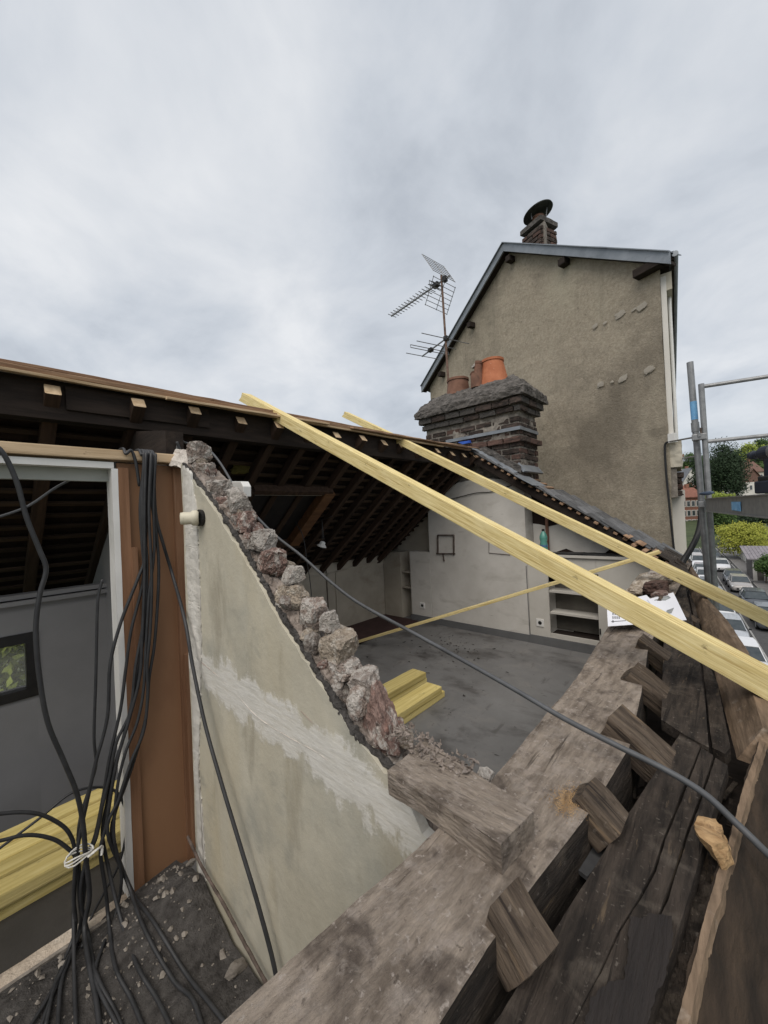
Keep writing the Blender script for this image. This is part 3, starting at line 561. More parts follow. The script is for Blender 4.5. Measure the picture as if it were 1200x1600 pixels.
MB().prism([V((x, y, 1.031)) for x, y in [(-1.6, GY - .02), (-1.3, GY - .025), (-.72, GY + .0), (-.7, GY + .1), (-1.2, GY + .15), (-1.62, GY + .1)]], (0, 0, .016)).build('tarpaulin', M_BLACK, cut=.05, rough=(.007, 12))
tag(bpy.data.objects['tarpaulin'], 'crumpled black plastic sheet on the cupboard ledge', 'plastic sheet')
bt = thing('water_bottle', 'green plastic water bottle standing on the cupboard ledge', 'bottle', on(850, 857, 'y', GY + .03) + V((0, 0, 0)))
bb = on(850, 858, 'y', GY + .03); bb.z = 1.034
MB().lathe(bb, [(.036, 0), (.043, .01), (.043, .05), (.040, .06), (.043, .075), (.043, .10), (.036, .135), (.043, .165), (.043, .19), (.030, .225), (.014, .25), (.013, .262)], 22).build('body', M_BOTTLE, bt, smooth=True)
MB().lathe(bb + V((0, 0, .255)), [(.016, 0), (.016, .022)], 16).build('cap', M_BLACK, bt)
MB().lathe(bb, [(.0437, .076), (.0440, .078), (.0440, .098), (.0437, .10)], 22, close=False).build('label', paint('bottle_label_blue', (.08, .16, .30)), bt, smooth=True)
pp = [V((-1.64, GY + .2, 1.7)), V((-1.64, GY + .2, 1.04))]
tag(MB().tube(pp, .018, 10).build('copper_pipe', M_TERRAD), 'vertical brown pipe on the recess wall above the green bottle', 'pipe')

# ---- back knee walls
kw = thing('knee_wall', 'stained cream knee wall with moulding frame at the back of the room', 'wall', (BX, 2.5, 0))
MB().box(BX - .12, BX, .82, 4.6, 0, 1.02).build('wall_panel', M_BACKW, kw, cut=.3, rough=(.003, 3))
for p, q in (((509, 897), (601, 874)), ((601, 874), (605, 957)), ((525, 893), (527, 975)), ((455, 907), (512, 897))):
    MB().bar(on(*p, 'x', BX + .008), on(*q, 'x', BX + .008), .022, .02, (1, 0, 0)).build('moulding', M_BACKW, kw)
ck = on(512, 900, 'x', BX + .012); MB().tube([on(509, 880, 'x', BX + .012), on(515, 987, 'x', BX + .012)], .006, 6).build('panel_joint', M_RUST, kw)
LWX = -3.2
lw = thing('grey_knee_wall', 'grey painted knee wall with small black-framed window in the doorway room', 'wall', (LWX, -.6, -.3))
w0, w1, z0, z1 = -.10, .273, .555, .925
for b in ((-3, w0, -.3, 1.135), (w1, .70, -.3, 1.135), (w0, w1, -.3, z0), (w0, w1, z1, 1.135)): MB().box(LWX - .14, LWX, *b).build('wall_panel', M_GREYW, lw)
for i, z in enumerate((1.105, 1.14)): MB().box(LWX - .1 + i * .02, LWX + .035 - i * .015, -3, .70, z + .004, z + .03).build('wall_cornice', M_GREYW, lw)
wi = thing('small_window', 'small black-framed window with hedge view in the grey wall', 'window', (LWX - .05, (w0 + w1) / 2, z0))
for b in ((w0 - .01, w0 + .045, z0 - .01, z1 + .01), (w1 - .045, w1 + .01, z0 - .01, z1 + .01), (w0 + .045, w1 - .045, z0 - .01, z0 + .045), (w0 + .045, w1 - .045, z1 - .05, z1 + .01)):
    MB().box(LWX - .08, LWX + .012, *b).build('frame_bar', M_BLACK, wi)
gl = mat('clear_pane', (.9, .9, .9), (.95, .95, .95), 2, 1, rough=.02, bump=0, spec=.5, alpha=.12)
MB().box(LWX - .05, LWX - .046, w0 + .045, w1 - .045, z0 + .045, z1 - .05).build('pane', gl, wi)
# dividing wall between the two rooms
dv = thing('dividing_wall', 'dark grey side wall seen through the doorway', 'wall', (-3, .68, 0))
MB().prism([V((x, .64, z)) for x, z in [(-1.99, -.3), (-4.09, -.3), (-4.09, .78), (-3.3, 1.36), (-2.85, 1.68), (-1.99, 1.70)]], (0, .12, 0)).build('wall_panel', M_GREYW, dv)

MB().prism([V((x, .655, z)) for x, z in [(-1.99, 1.66), (-2.85, 1.64), (-3.3, 1.32), (-4.09, .74), (-4.09, .98), (-3.0, 1.82), (-2.45, 2.08), (-1.99, 2.0)]], (0, .08, 0)).build('upper_boarding', M_DARK, dv)

# ---- doorway in the partition, panel
do = thing('doorway_frame', 'white painted doorway frame under a bare wooden header', 'door frame', (-1.93, -.2, 0))
board('header', (-1.93, -3, 1.843), (-1.93, .66, 1.853), .075, .042, M_TAN, do, nx=30, e=.003)
MB().box(-1.955, -1.905, -3, .425, 1.795, 1.821).build('head_trim', M_WPAINT, do)
MB().box(-1.985, -1.957, -3, .415, 1.745, 1.80).build('head_stop', mat('grey_gloss', (.33, .34, .31), (.40, .41, .38), 6, 4, rough=.5, bump=.05), do)
MB().box(-1.99, -1.905, .416, .438, 0, 1.794).build('jamb', M_WPAINT, do, cut=.2, rough=(.002, 9))
MB().box(-1.945, -1.885, -3, .42, 0, .016).build('threshold', M_STONET, do, cut=.1, rough=(.004, 18))
MB().box(-1.88, -1.865, -3, .40, 0.0, .022).build('threshold_strip', M_CHIP, do, cut=.08, rough=(.004, 18))
pn = thing('hardboard_panel', 'orange-brown hardboard panel between doorway and plaster wall', 'panel', (-1.92, .57, 0))
MB().box(-1.945, -1.93, .44, .69, 0, 1.822).build('sheet', M_PANEL, pn)
MB().box(-1.93, -1.905, .4385, .476, .02, 1.80).build('edge_trim', M_PANELT, pn)
MB().box(-1.93, -1.897, .476, .497, .98, 1.46).build('edge_trim', M_PANELT, pn)
MB().box(-1.93, -1.905, .655, .69, 0, 1.82).build('edge_trim', M_PANELT, pn)
MB().box(-1.93, -1.885, .668, .69, .02, .95).build('edge_trim', M_PANELT, pn)
MB().prism([V((-1.925, .64, 1.83)), V((-1.925, .72, 1.83)), V((-1.925, .70, 1.90)), V((-1.925, .67, 1.905))], (.2, 0, -.04)).build('plaster_lump', M_STONEW, pw, cut=.03, rough=[(.012, 18), (.006, 50)])

# ------------------------------------------------------------------ roof
rf = thing('house_roof', 'dark stripped roof: purlin, rafters, battens and tiles seen from below', 'roof', (RX, 1, RZ - .5))
SB = (RZ - .04 - 1.0) / (RX - BX)                         # back slope
sb = V((-1, 0, -SB)).normalized()
nb = V((-SB, 0, 1)).normalized()
board('purlin', (-2.48, -3, 2.165), (-2.48, 4.38, 2.205), .11, .195, M_DARK, rf, nx=40, e=.006, amp=.004)
ys = [-2.1, -1.75, -1.4, -1.05, -.72, -.37, -.03, .299, .651, .946, 1.25, 1.52, 1.80, 2.068, 2.344, 2.64, 2.899, 3.19, 3.49, 3.784, 4.066, 4.3]
R0 = V((-2.365, 0, 2.222))
for i, y in enumerate(ys):
    p = R0 + V((RND.uniform(-.02, .015), y, RND.uniform(-.006, .006)))
    board('rafter', p, p + sb * 2.25, .062, .068, M_RAFT, rf, up=nb, nx=12, ends=M_TAN, e=.004, amp=.003)
rl = 2.3
for i in range(20):
    p = R0 + sb * (.10 + i * .112) + nb * .048
    board('batten', p + V((0, -3, 0)), p + V((0, 4.60, 0)), .030, .018, M_BATT, rf, up=nb, nx=24, e=.002, amp=.002)
# tiles laid on the battens: each course a row of overlapping dark tiles, seen only from below
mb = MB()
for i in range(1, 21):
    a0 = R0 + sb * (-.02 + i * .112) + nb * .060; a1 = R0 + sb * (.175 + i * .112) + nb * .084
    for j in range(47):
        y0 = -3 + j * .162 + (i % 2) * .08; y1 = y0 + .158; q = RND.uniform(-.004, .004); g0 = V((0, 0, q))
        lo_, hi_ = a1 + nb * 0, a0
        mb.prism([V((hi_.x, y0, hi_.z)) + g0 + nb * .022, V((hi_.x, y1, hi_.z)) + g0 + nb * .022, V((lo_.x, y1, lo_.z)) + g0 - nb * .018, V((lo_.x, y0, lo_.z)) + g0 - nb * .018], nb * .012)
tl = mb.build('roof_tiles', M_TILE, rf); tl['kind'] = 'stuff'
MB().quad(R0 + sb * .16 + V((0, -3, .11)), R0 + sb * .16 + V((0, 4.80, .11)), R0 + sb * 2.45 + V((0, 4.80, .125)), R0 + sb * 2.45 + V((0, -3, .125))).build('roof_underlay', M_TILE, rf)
# boards along the stripped ridge
board('ridge_board', (-2.43, -3, 2.305), (-2.43, 4.2, 2.315), .14, .022, M_BROWNEDGE, rf, up=(.25, 0, 1), nx=50, e=.003, amp=.004, scl=4)
board('ridge_board', (-2.42, -3, 2.280), (-2.42, 3.6, 2.291), .13, .014, M_TAN, rf, up=(.2, 0, 1), nx=50, e=.002, amp=.003, scl=4)
board('ridge_board', (-2.47, -3, 2.328), (-2.47, 4.2, 2.337), .12, .016, M_BROWNEDGE, rf, up=(.1, 0, 1), nx=60, e=.003, amp=.006, scl=6)
board('loose_batten', (-2.335, .78, 2.262), (-2.335, 1.95, 2.284), .03, .014, M_TAN, rf, nx=16, e=.002, amp=.002)
for y0, y1, dz in ((2.2, 2.9, .01), (2.8, 3.4, .018), (3.3, 4.1, .022), (3.7, 4.35, .035)):
    board('ridge_board', (-2.40, y0, 2.30 + dz), (-2.40, y1, 2.31 + dz), .16, .012, M_BROWNEDGE, rf, up=(.3, 0, 1), nx=10, e=.003, amp=.006, scl=7)
board('post', (-2.48, .80, 1.62), (-2.48, .80, 2.10), .12, .10, M_DARK, rf, up=(1, 0, 0), nx=6, e=.005)
board('post', (-2.53, .69, 1.62), (-2.53, .69, 2.09), .07, .07, M_DARK, rf, up=(1, 0, 0), nx=6, e=.005)
board('splice_plate', (-2.42, .35, 2.20), (-2.42, 1.05, 2.205), .02, .12, M_DARK, rf, nx=6, e=.004)
# collar strut by the post (orange brown)
# verge on the front slope: rafter, batten ends, slates
SFr = (2.34 - 1.0) / 2.02
sf = V((1, 0, -.655)).normalized(); nf = V((.655, 0, 1)).normalized()
F0 = V((-2.43, 4.27, 2.315))
board('verge_rafter', F0 + V((0, .05, -.085)), F0 + V((0, .05, -.085)) + sf * 2.42, .06, .09, M_DARK, rf, up=nf, nx=14, e=.004)
board('verge_rafter', F0 + V((0, .42, -.085)), F0 + V((0, .42, -.085)) + sf * 2.42, .06, .09, M_DARK, rf, up=nf, nx=14, e=.004)
for i in range(25):
    p = F0 + sf * (.05 + i * .096) - nf * .022
    board('batten_end', p + V((0, -.02 + RND.uniform(-.02, .012) - (.07 if i > 20 else 0), 0)), p + V((0, .70, 0)), .038, .02, M_BROWNEDGE, rf, up=nf, nx=3, e=.002)
def slate(p, w, l, tilt, yaw=0, m=M_SLATE):
    x = (sf + nf * -tilt).normalized(); M = frame(p, x, nf)
    me = board_mesh('slate', l, w, .010, nx=3, e=.002, amp=.0025, seed=RND.randint(0, 99)); me.materials.append(m)
    inst('slate', me, rf, M @ Matrix.Rotation(yaw, 4, 'Z'))
for i in range(18):
    for j in range(4):
        if i < 8 and j > 0: continue
        if i > 15 and j < 1: continue
        yy = .075 + j * .172 + (.06 if i % 2 else 0)
        slate(F0 + sf * (.02 + i * .128) + V((0, yy, 0)) + nf * (.012 + RND.uniform(0, .003)), .162, .235, .085, RND.uniform(-.03, .03))
board('verge_strip', F0 + V((0, .0, .004)) + sf * .25, F0 + V((0, .0, .004)) + sf * 1.6, .05, .006, M_SLATE, rf, up=nf, nx=10, e=.002, amp=.003)
for k, (x, w) in enumerate(((1.98, .10), (2.10, .13), (2.24, .11))):
    p = F0 + sf * x + V((0, -.06, .012)); board('loose_lath', p, p + V((.0, .20, 0.0)), w * .55, .012, M_BROWNEDGE, rf, up=nf, nx=3)
for i in range(4):
    p = F0 + sf * (2.20 + i * .001) + V((0, .02 + i * .17, .012)); slate(p, .165, .30, .03, RND.uniform(-.05, .05), M_OLD)
# skylight in the back slope, insulation, lamp
sk = thing('roof_window', 'old wooden roof window frame let into the back slope', 'roof window', (-3.2, 2.2, 1.5))
q = R0 + sb * .95; kx = lambda s, y, n=0: R0 + sb * s + V((0, y, 0)) + nb * (-.05 + n)
MB().bar(kx(.62, 1.55), kx(.62, 2.35), .05, .07, nb).build('frame_bar', M_RAFT, sk)
MB().bar(kx(.66, 1.57), kx(.66, 2.33), .02, .03, nb).build('frame_bar', M_WPAINT, sk)
MB().bar(kx(.62, 2.32), kx(1.42, 2.32), .12, .09, nb).build('frame_bar', mat('brown_varnish', (.11, .052, .024), (.17, .085, .04), (20, 3, 20), 5, rough=.5, bump=.1), sk)
MB().bar(kx(.62, 1.53), kx(1.42, 1.53), .05, .09, nb).build('frame_bar', M_RAFT, sk)
MB().bar(kx(1.42, 1.53), kx(1.42, 2.38), .05, .07, nb).build('frame_bar', M_RAFT, sk)
MB().quad(kx(.66, 1.55, .04), kx(.66, 2.28, .04), kx(1.4, 2.28, .04), kx(1.4, 1.55, .04)).build('blind', M_BLACK, sk)
p = on(385, 735, 'x', -2.95)
me = stone_mesh('insulation', 3, .4, 3, .3, 2); me.materials.append(M_INSUL)
tag(inst('insulation', me, None, Matrix.Translation(on(383, 730, 'x', -2.78)) @ Matrix.Diagonal((.04, .14, .07, 1))), 'tuft of yellow insulation stuck under the roof behind the wall stones', 'insulation')
tag(MB().prism(lift([(362, 752), (376, 752), (380, 760), (380, 776), (363, 776)], 'y', .86), (0, .04, 0)).build('junction_box', M_WPAINT, bev=.004), 'pale grey junction box behind the top stones of the wall', 'junction box')
lp = thing('hanging_lamp', 'bare bulb holder hanging on two wires under the roof', 'lamp', on(505, 858, 'y', 2.6))
a = on(505, 850, 'y', 2.6)
for dx in (-.02, .03): MB().tube([on(503, 812, 'y', 2.6), a + V((dx * .6, 0, .04))], .003, 5).build('wire', M_CABLEL, lp)
MB().lathe(a + V((0, 0, .03)), [(.012, 0), (.03, -.01), (.03, -.03), (.05, -.05), (.055, -.06), (.03, -.06)], 16, (.3, .2, 1), close=False).build('lamp_holder', M_WPAINT, lp, smooth=True)
MB().lathe(a + V((-.02, 0, -.0)), [(.0, -.05), (.022, -.04), (.03, -.02), (.02, .01), (.012, .03)], 16).build('bulb', M_CABLEL, lp, smooth=True)
tag(MB().tube(spline([on(x, y, 'y', 2.6) for x, y in ((395, 785), (430, 800), (470, 812), (503, 812), (520, 806))], 5), .004, 6).build('lamp_cord', M_CABLE), 'thin black cord strung below the rafters to the hanging lamp', 'cable')
tag(MB().tube(spline([on(x, y, 'y', 2.2) for x, y in ((462, 815), (474, 840), (480, 880), (484, 905), (487, 932))], 5), .004, 6).build('dangling_cord', M_CABLE), 'thin black cord dangling in front of the back knee wall', 'cable')

# ------------------------------------------------------------------ wall plate and eaves
def slab(name, poly, d, m, parent=None, xdir=(0, 1, 0), cut=.03, rough=((.0018, 7), (.001, 45)), **k):
    c = sum((V(p) for p in poly), V()) / len(poly)
    return MB().prism([V(p) for p in poly], d).build(name, m, parent, M=frame(c + V(d), xdir, (0, 0, 1)), cut=cut, rough=[tuple(r) for r in rough], **k)
PLL = [(-.44, -.9), (-.436, .18), (-.41, .49), (-.39, .71), (-.392, 1.0), (-.398, 1.3), (-.42, 1.6), (-.446, 1.94), (-.47, 3.0), (-.49, 4.38)]
PLR = [(-.31, 4.38), (-.29, 3.0), (-.268, 1.76), (-.222, 1.30), (-.198, 1.0), (-.214, .757), (-.236, .572), (-.252, .43), (-.257, .33), (-.27, -.9)]
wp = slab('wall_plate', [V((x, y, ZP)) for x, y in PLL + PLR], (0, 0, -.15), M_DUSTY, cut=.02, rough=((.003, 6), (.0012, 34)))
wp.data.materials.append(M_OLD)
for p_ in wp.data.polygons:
    if abs(p_.normal.z) < .5: p_.material_index = 1  # sides less dusty; darker wood also puts the narrow gap's shade into the colour
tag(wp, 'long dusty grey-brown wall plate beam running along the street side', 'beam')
tag(slab('sill_timber', [V(p) for p in [(-.525, .550, 1.046), (-.45, .549, 1.046), (-.281, .534, 1.046), (-.268, .629, 1.046), (-.36, .648, 1.046), (-.44, .665, 1.046), (-.53, .68, 1.046)]], (0, 0, -.046), M_DUSTY, xdir=(1, 0, 0), cut=.014, rough=((.0025, 9), (.0012, 40))),
    'short dusty timber lying across the wall plate at the foot of the stepped wall', 'timber')
# rubble where the wall meets the timber
mb = MB()
for i in range(260):
    x = RND.uniform(-.60, -.40); y = RND.uniform(.62, .69); s = RND.choice([.002, .003, .004, .006, .009]); 
    c = V((x, y, 1.043 + max(0, -.46 - x) * .10 + RND.uniform(0, .003)))
    vs = [c + V((RND.uniform(-s, s), RND.uniform(-s, s), RND.uniform(-s * .5, s))) for _ in range(6)]
    mb.add(vs, [(0, 1, 2), (0, 2, 3), (0, 3, 4), (1, 2, 5), (2, 3, 5), (3, 4, 5), (0, 1, 5), (0, 4, 5)])
tag(mb.build('mortar_rubble', M_MORTAR), 'loose mortar rubble between the big reddish stone and the sill timber', 'rubble', kind='stuff')
p = on(757, 1214, 'z', 1.03); me = stone_mesh('loose_stone', 71, .2, 3, .3, 2); me.materials.append(M_STONEW)
tag(inst('loose_stone', me, None, Matrix.Translation(p) @ Matrix.Diagonal((.016, .02, .016, 1))), 'white crumbly mortar lump on the wall plate corner above the grey floor', 'stone', 'loose stones')
# sawdust
mb = MB()
for _ in range(1500):
    q = on(888, 1252, 'z', ZP + .003) + V((RND.gauss(0, .013), RND.gauss(0, .02), RND.uniform(0, .002))); s_ = RND.uniform(.0002, .0005); l = s_ * RND.uniform(1, 3); an = RND.uniform(0, 3.1)
    mb.obox(q, V((math.cos(an), math.sin(an), 0)) * l, V((-math.sin(an), math.cos(an), 0)) * s_, V((0, 0, s_ * .5)))
tag(mb.build('sawdust', M_CUT), 'patch of orange sawdust on the wall plate', 'sawdust', kind='stuff')
# sawn-off rafter feet
OUTS = V((1, .0, -.68)).normalized(); ONN = V((.68, 0, 1)).normalized()
M_FOOT = vmat(0.3, 'brown_rafter_foot', (.05, .037, .028), (.16, .122, .09), (9, 55, 55), 10, .36, .64, .92, 1.0, (14, 95, 95), bdist=.014, spots=[((.26, .18, .11), (8, 40, 40), .58, .68, .6), ((.022, .016, .013), (3, 85, 85), .59, .65, .9), ((.03, .023, .019), 19, .60, .70, .7), ((.28, .24, .20), 60, .62, .70, .5)])
FEET = [ # inner end x, y centre, z top, length, w, yaw, label
 (-.246, .486, 1.026, .064, .068, -.22, 'sawn rafter foot with pale chewed end nearest the sill timber'),
 (-.228, .780, 1.030, .078, .074, -.10, 'dark rafter foot beside the orange sawdust patch'),
 (-.232, 1.075, 1.040, .15, .105, -.12, 'thick split rafter foot with tan sawn end under the eaves boards'),
 (-.262, 1.435, 1.032, .13, .11, -.04, 'rafter foot with nail holes between thick split foot and paper'),
 (-.285, 1.77, 1.030, .14, .10, -.02, 'rafter foot just before the sheet of paper'),
 (-.32, 2.47, 1.055, .2, .10, .02, 'short rafter foot behind the sheet of paper')]
for i, (x, y, z, l, w, yaw, lb) in enumerate(FEET):
    d = Matrix.Rotation(yaw, 3, 'Z') @ OUTS
    p = V((x, y, z)) - ONN * .03
    o = board('rafter_foot', p, p + d * l, w, .06, M_FOOT, None, up=ONN, nx=10, ends=M_CUT if i == 2 else M_FOOT, e=.004, amp=.004, scl=16, endcut=.012 if i % 2 else -.01)
    tag(o, lb, 'rafter foot', 'sawn rafter feet on the wall plate')
# eaves boards
def zz_(x, y): return .965 if x < 900 else .97
L1 = [(700, 1760), (772, 1600), (900, 1400), (990, 1260), (1064, 1144), (1094, 1166), (1078, 1205), (1060, 1250), (1036, 1310), (1020, 1360), (998, 1402), (965, 1455), (935, 1520), (893, 1600), (800, 1760)]
L2 = [(806, 1760), (898, 1600), (939, 1521), (969, 1456), (1002, 1403), (1025, 1361), (1040, 1312), (1064, 1252), (1082, 1206), (1096, 1169), (1114, 1180), (1107, 1205), (1091, 1250), (1074, 1295), (1056, 1352), (1038, 1405), (1000, 1500), (960, 1600), (890, 1760)]
L3 = [(895, 1760), (964, 1600), (1004, 1501), (1043, 1406), (1060, 1353), (1078, 1297), (1095, 1252), (1111, 1206), (1118, 1184), (1137, 1196), (1105, 1300), (1068, 1428), (1008, 1600), (960, 1760)]
mbp = MB()
for L_, z in ((L1, .966), (L2, .9635), (L3, .961)):
    mbp.prism([on(x, y, 'z', z) for x, y in L_], (0, 0, -.03))
ebo = mbp.build('eaves_board', M_OLD, M=frame(on(970, 1400, 'z', .93), (-.02, 1, 0), (0, 0, 1)), cut=.018, rough=[(.0012, 6), (.0009, 40)])
tag(ebo, 'wide cracked dark eaves board with a wet black stain', 'board')
wet = [(984, 1432), (1006, 1436), (1012, 1428), (1050, 1432), (1052, 1460), (1040, 1520), (1010, 1600), (985, 1650), (900, 1650), (925, 1560), (950, 1535), (975, 1530), (982, 1480)]
wz = [on(x, y, 'z', .9665) for x, y in wet]; wj = []
for a, b in zip(wz, wz[1:] + wz[:1]):
    for k in range(8): wj.append(a.lerp(b, k / 8) + V((RND.uniform(-.0016, .0016), RND.uniform(-.0016, .0016), 0)))
MB().prism(wj, (0, 0, .0008)).build('wet_stain', mat('wet_wood', (.012, .009, .008), (.024, .018, .015), (6, 50, 50), 8, .3, .7, .6, .8, (7, 70, 70), bdist=.01, spec=.4), ebo, M=frame(on(970, 1400, 'z', .93), (-.02, 1, 0), (0, 0, 1)), cut=.018, rough=[(.0003, 8)])
tag(slab('eaves_board', [on(x, y, 'z', .972) for x, y in [(1033, 1124), (1035, 1060), (1037, 1005), (1041, 950), (1046, 905), (1050, 878), (1066, 890), (1074, 930), (1083, 975), (1093, 1030), (1101, 1090), (1108, 1168), (1070, 1148)]], (0, 0, -.028), M_OLD, cut=.03),
    'flat brown eaves board passing under the large yellow rafter', 'board')
tag(slab('eaves_batten', [on(x, y, 'z', .945) for x, y in [(1097, 1030), (1110, 1045), (1122, 1070), (1132, 1120), (1141, 1168), (1133, 1178), (1113, 1168), (1106, 1110)]], (0, 0, -.03), M_OLD, cut=.02),
    'narrow dark strip between the flat eaves board and the gutter board', 'board')
tag(slab('eaves_batten', [on(x, y, 'z', .95) for x, y in [(1076, 925), (1086, 945), (1098, 1000), (1104, 1028), (1095, 1026), (1086, 975)]], (0, 0, -.03), M_OLD, cut=.03),
    'thin dark strip below the thinner yellow rafter foot', 'board')
# leaning gutter board, two lengths
gt = [on(x, y, 'z', .985) for x, y in [(1063, 868), (1076, 885), (1087, 905), (1097, 935), (1125, 968), (1150, 1008), (1163, 1042), (1173, 1072), (1192, 1138)]]
gb = [on(x, y, 'z', .91) for x, y in [(1062, 885), (1070, 905), (1078, 925), (1086, 950), (1098, 985), (1108, 1020), (1114, 1040), (1120, 1062), (1151, 1186)]]
mb = MB(); n = len(gt); T = V((.028, .0, -.004)); C0 = sum(gt + gb, V()) / (2 * n)
vs = gt + gb + [p + T for p in gt] + [p + T for p in gb]; fs = []
for i in range(n - 1):
    fs += [(i, i + 1, n + i + 1, n + i), (2 * n + i, 3 * n + i, 3 * n + i + 1, 2 * n + i + 1), (i, 2 * n + i, 2 * n + i + 1, i + 1), (n + i, n + i + 1, 3 * n + i + 1, 3 * n + i)]
fs += [(0, n, 3 * n, 2 * n), (n - 1, 3 * n - 1, 4 * n - 1, 2 * n - 1)]; fs[-1] = (n - 1, 3 * n - 1, 4 * n - 1, 2 * n - 1)
mb.add(vs, fs)
M_GUT = mat('gutter_board_wood', (.075, .052, .035), (.26, .185, .125), (6, 45, 45), 8, .3, .7, .9, .5, (5, 60, 60), spots=[((.40, .34, .28), 20, .62, .74, .5), ((.04, .03, .022), 9, .60, .72, .6)])
gbo = mb.build('gutter_board', M_GUT, M=frame(C0, (-.1, 1, 0), (0, 0, 1)), cut=.03, rough=[(.0018, 5), (.0012, 40)])
tag(gbo, 'pale brown leaning gutter board with a rounded top above the parked cars', 'board')
ge = [on(x, y, 'z', .955) for x, y in [(1196, 1150), (1178, 1205), (1160, 1265), (1140, 1335), (1124, 1392), (1108, 1445), (1088, 1525), (1070, 1600), (1040, 1720)]]
DN = V((.16, .05, -.24)); TH = V((-.009, -.002, -.001))
mb = MB(); n = len(ge); vs = []
for p in ge: vs += [p + TH, p, p + DN, p + DN + TH]
fs = [(0, 1, 2, 3), (4 * n - 1, 4 * n - 2, 4 * n - 3, 4 * n - 4)]
for i in range(n - 1):
    for k in range(4): a, b = i * 4 + k, i * 4 + (k + 1) % 4; fs.append((a, b, b + 4, a + 4))
mb.add(vs, fs)
M_GUTD = mat('dirty_gutter_wood', (.014, .010, .0075), (.055, .038, .026), (5, 24, 24), 8, .3, .7, .9, .6, (9, 45, 45), bdist=.012, spots=[((.25, .20, .15), 12, .66, .76, .6)])
go = mb.build('gutter_board', M_GUTD, M=frame(sum(ge, V()) / n, (-.1, 1, 0), (0, 0, 1)), cut=.02, rough=[(.005, 8), (.003, 32)])
tag(go, 'dark stained gutter board with worn pale upper edge beside the cracked eaves board', 'board')
rs = spline(ge, 8); vs = []; fs = []
for k, p in enumerate(rs):
    w_ = .5 + .5 * noise.noise(p * 9); a_ = p + TH * (.35 + .6 * w_) + V((0, 0, .0035)); b_ = p + V((.003 + .004 * w_ * abs(noise.noise(p * 31)), 0, .003)); vs += [a_, b_, b_ + V((.004, 0, -.012)), a_ + V((-.001, 0, -.012))]
for k in range(len(rs) - 1):
    for q in range(4): a_, b_ = k * 4 + q, k * 4 + (q + 1) % 4; fs.append((a_, b_, b_ + 4, a_ + 4))
fs += [(0, 1, 2, 3), tuple(len(vs) - 1 - q for q in range(4))]
MB().add(vs, fs).build('worn_edge', M_GUT, go, M=frame(sum(ge, V()) / n, (-.1, 1, 0), (0, 0, 1)), cut=.012, rough=(.0012, 60))
# rotten wood between board and gutter
ro = [on(x, y, 'z', .925) for x, y in [(1098, 1330), (1128, 1325), (1122, 1390), (1098, 1450), (1070, 1560), (1052, 1650), (1000, 1650), (1030, 1540), (1062, 1440), (1078, 1390)]]
tag(slab('rotten_board', ro, (0, 0, -.04), M_OLD, cut=.012, rough=((.014, 20), (.007, 55))), 'crumbling rotten board between eaves board and dark gutter board', 'board')
ch = [(1083, 1286), (1092, 1276), (1118, 1279), (1128, 1296), (1130, 1316), (1110, 1322), (1094, 1308)]
tag(slab('wood_offcut', [on(x, y, 'z', .995) for x, y in ch], (.012, .01, -.035), M_CUT, cut=.008, rough=((.007, 28), (.003, 90))), 'chunk of fresh orange-tan wood broken off at the gutter edge', 'offcut')
# dark boarding low in the gaps, pieces of slate
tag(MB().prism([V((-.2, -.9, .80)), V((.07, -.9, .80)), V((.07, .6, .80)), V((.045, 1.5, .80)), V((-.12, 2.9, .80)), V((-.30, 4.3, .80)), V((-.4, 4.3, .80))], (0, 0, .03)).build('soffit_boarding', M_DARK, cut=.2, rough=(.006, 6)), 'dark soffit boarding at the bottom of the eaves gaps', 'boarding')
for i, (pts, z) in enumerate((([(884, 1345), (920, 1288), (952, 1328), (918, 1370)], .93), ([(930, 1300), (952, 1318), (946, 1335)], .92))):
    o = MB().prism([on(x, y, 'z', z) for x, y in pts], (0, 0, -.008)).build('slate_piece', M_SLATE, cut=.02, rough=(.001, 30))
    tag(o, ('broken grey slate lying in the gap beside the wall plate', 'small slate splinter in the gap next to the larger broken slate')[i], 'slate', 'broken slates in the eaves gap')
mb = MB()
for _ in range(160):
    q = V((RND.uniform(-.21, -.03), RND.uniform(.3, 1.3), .832 + RND.uniform(0, .05))); an = RND.uniform(1.0, 2.1); l = RND.uniform(.01, .05)
    mb.obox(q, V((math.cos(an), math.sin(an), RND.uniform(-.3, .3))) * l, V((-math.sin(an), math.cos(an), 0)) * RND.uniform(.002, .006), V((0, 0, .002)))
tag(mb.build('wood_debris', M_OLD), 'rotten wood fragments in the gap under the eaves boards', 'debris', kind='stuff')
# masonry left on the plate beyond the paper
ms = thing('masonry_stub', 'crumbling brick and mortar mass on the wall plate beyond the paper', 'masonry', (-.4, 2.9, ZP))
for i, (x, y, z, sx, sy, sz, m) in enumerate(((-.44, 3.0, 1.03, .10, .30, .05, M_STONET), (-.37, 2.78, 1.05, .07, .13, .045, M_BRICKR), (-.33, 2.6, 1.03, .05, .10, .04, M_STONER), (-.46, 2.72, 1.03, .05, .12, .035, M_STONET), (-.4, 3.3, 1.04, .1, .2, .05, M_STONE))):
    me = stone_mesh('masonry_lump', 80 + i, .75, 4, .16, 1.6); me.materials.append(m)
    inst('masonry_lump', me, ms, Matrix.Translation((x, y, z)) @ Matrix.Diagonal((sx, sy, sz, 1)))
for i in range(5):
    y = 3.35 + i * .16; board('eaves_sheathing', (-.42 + .012 * i, y, 1.10 - .008 * i), (-.245 - .02 * i, y + .01, 1.02), .15, .018, M_OLD, ms, nx=4, amp=.004)
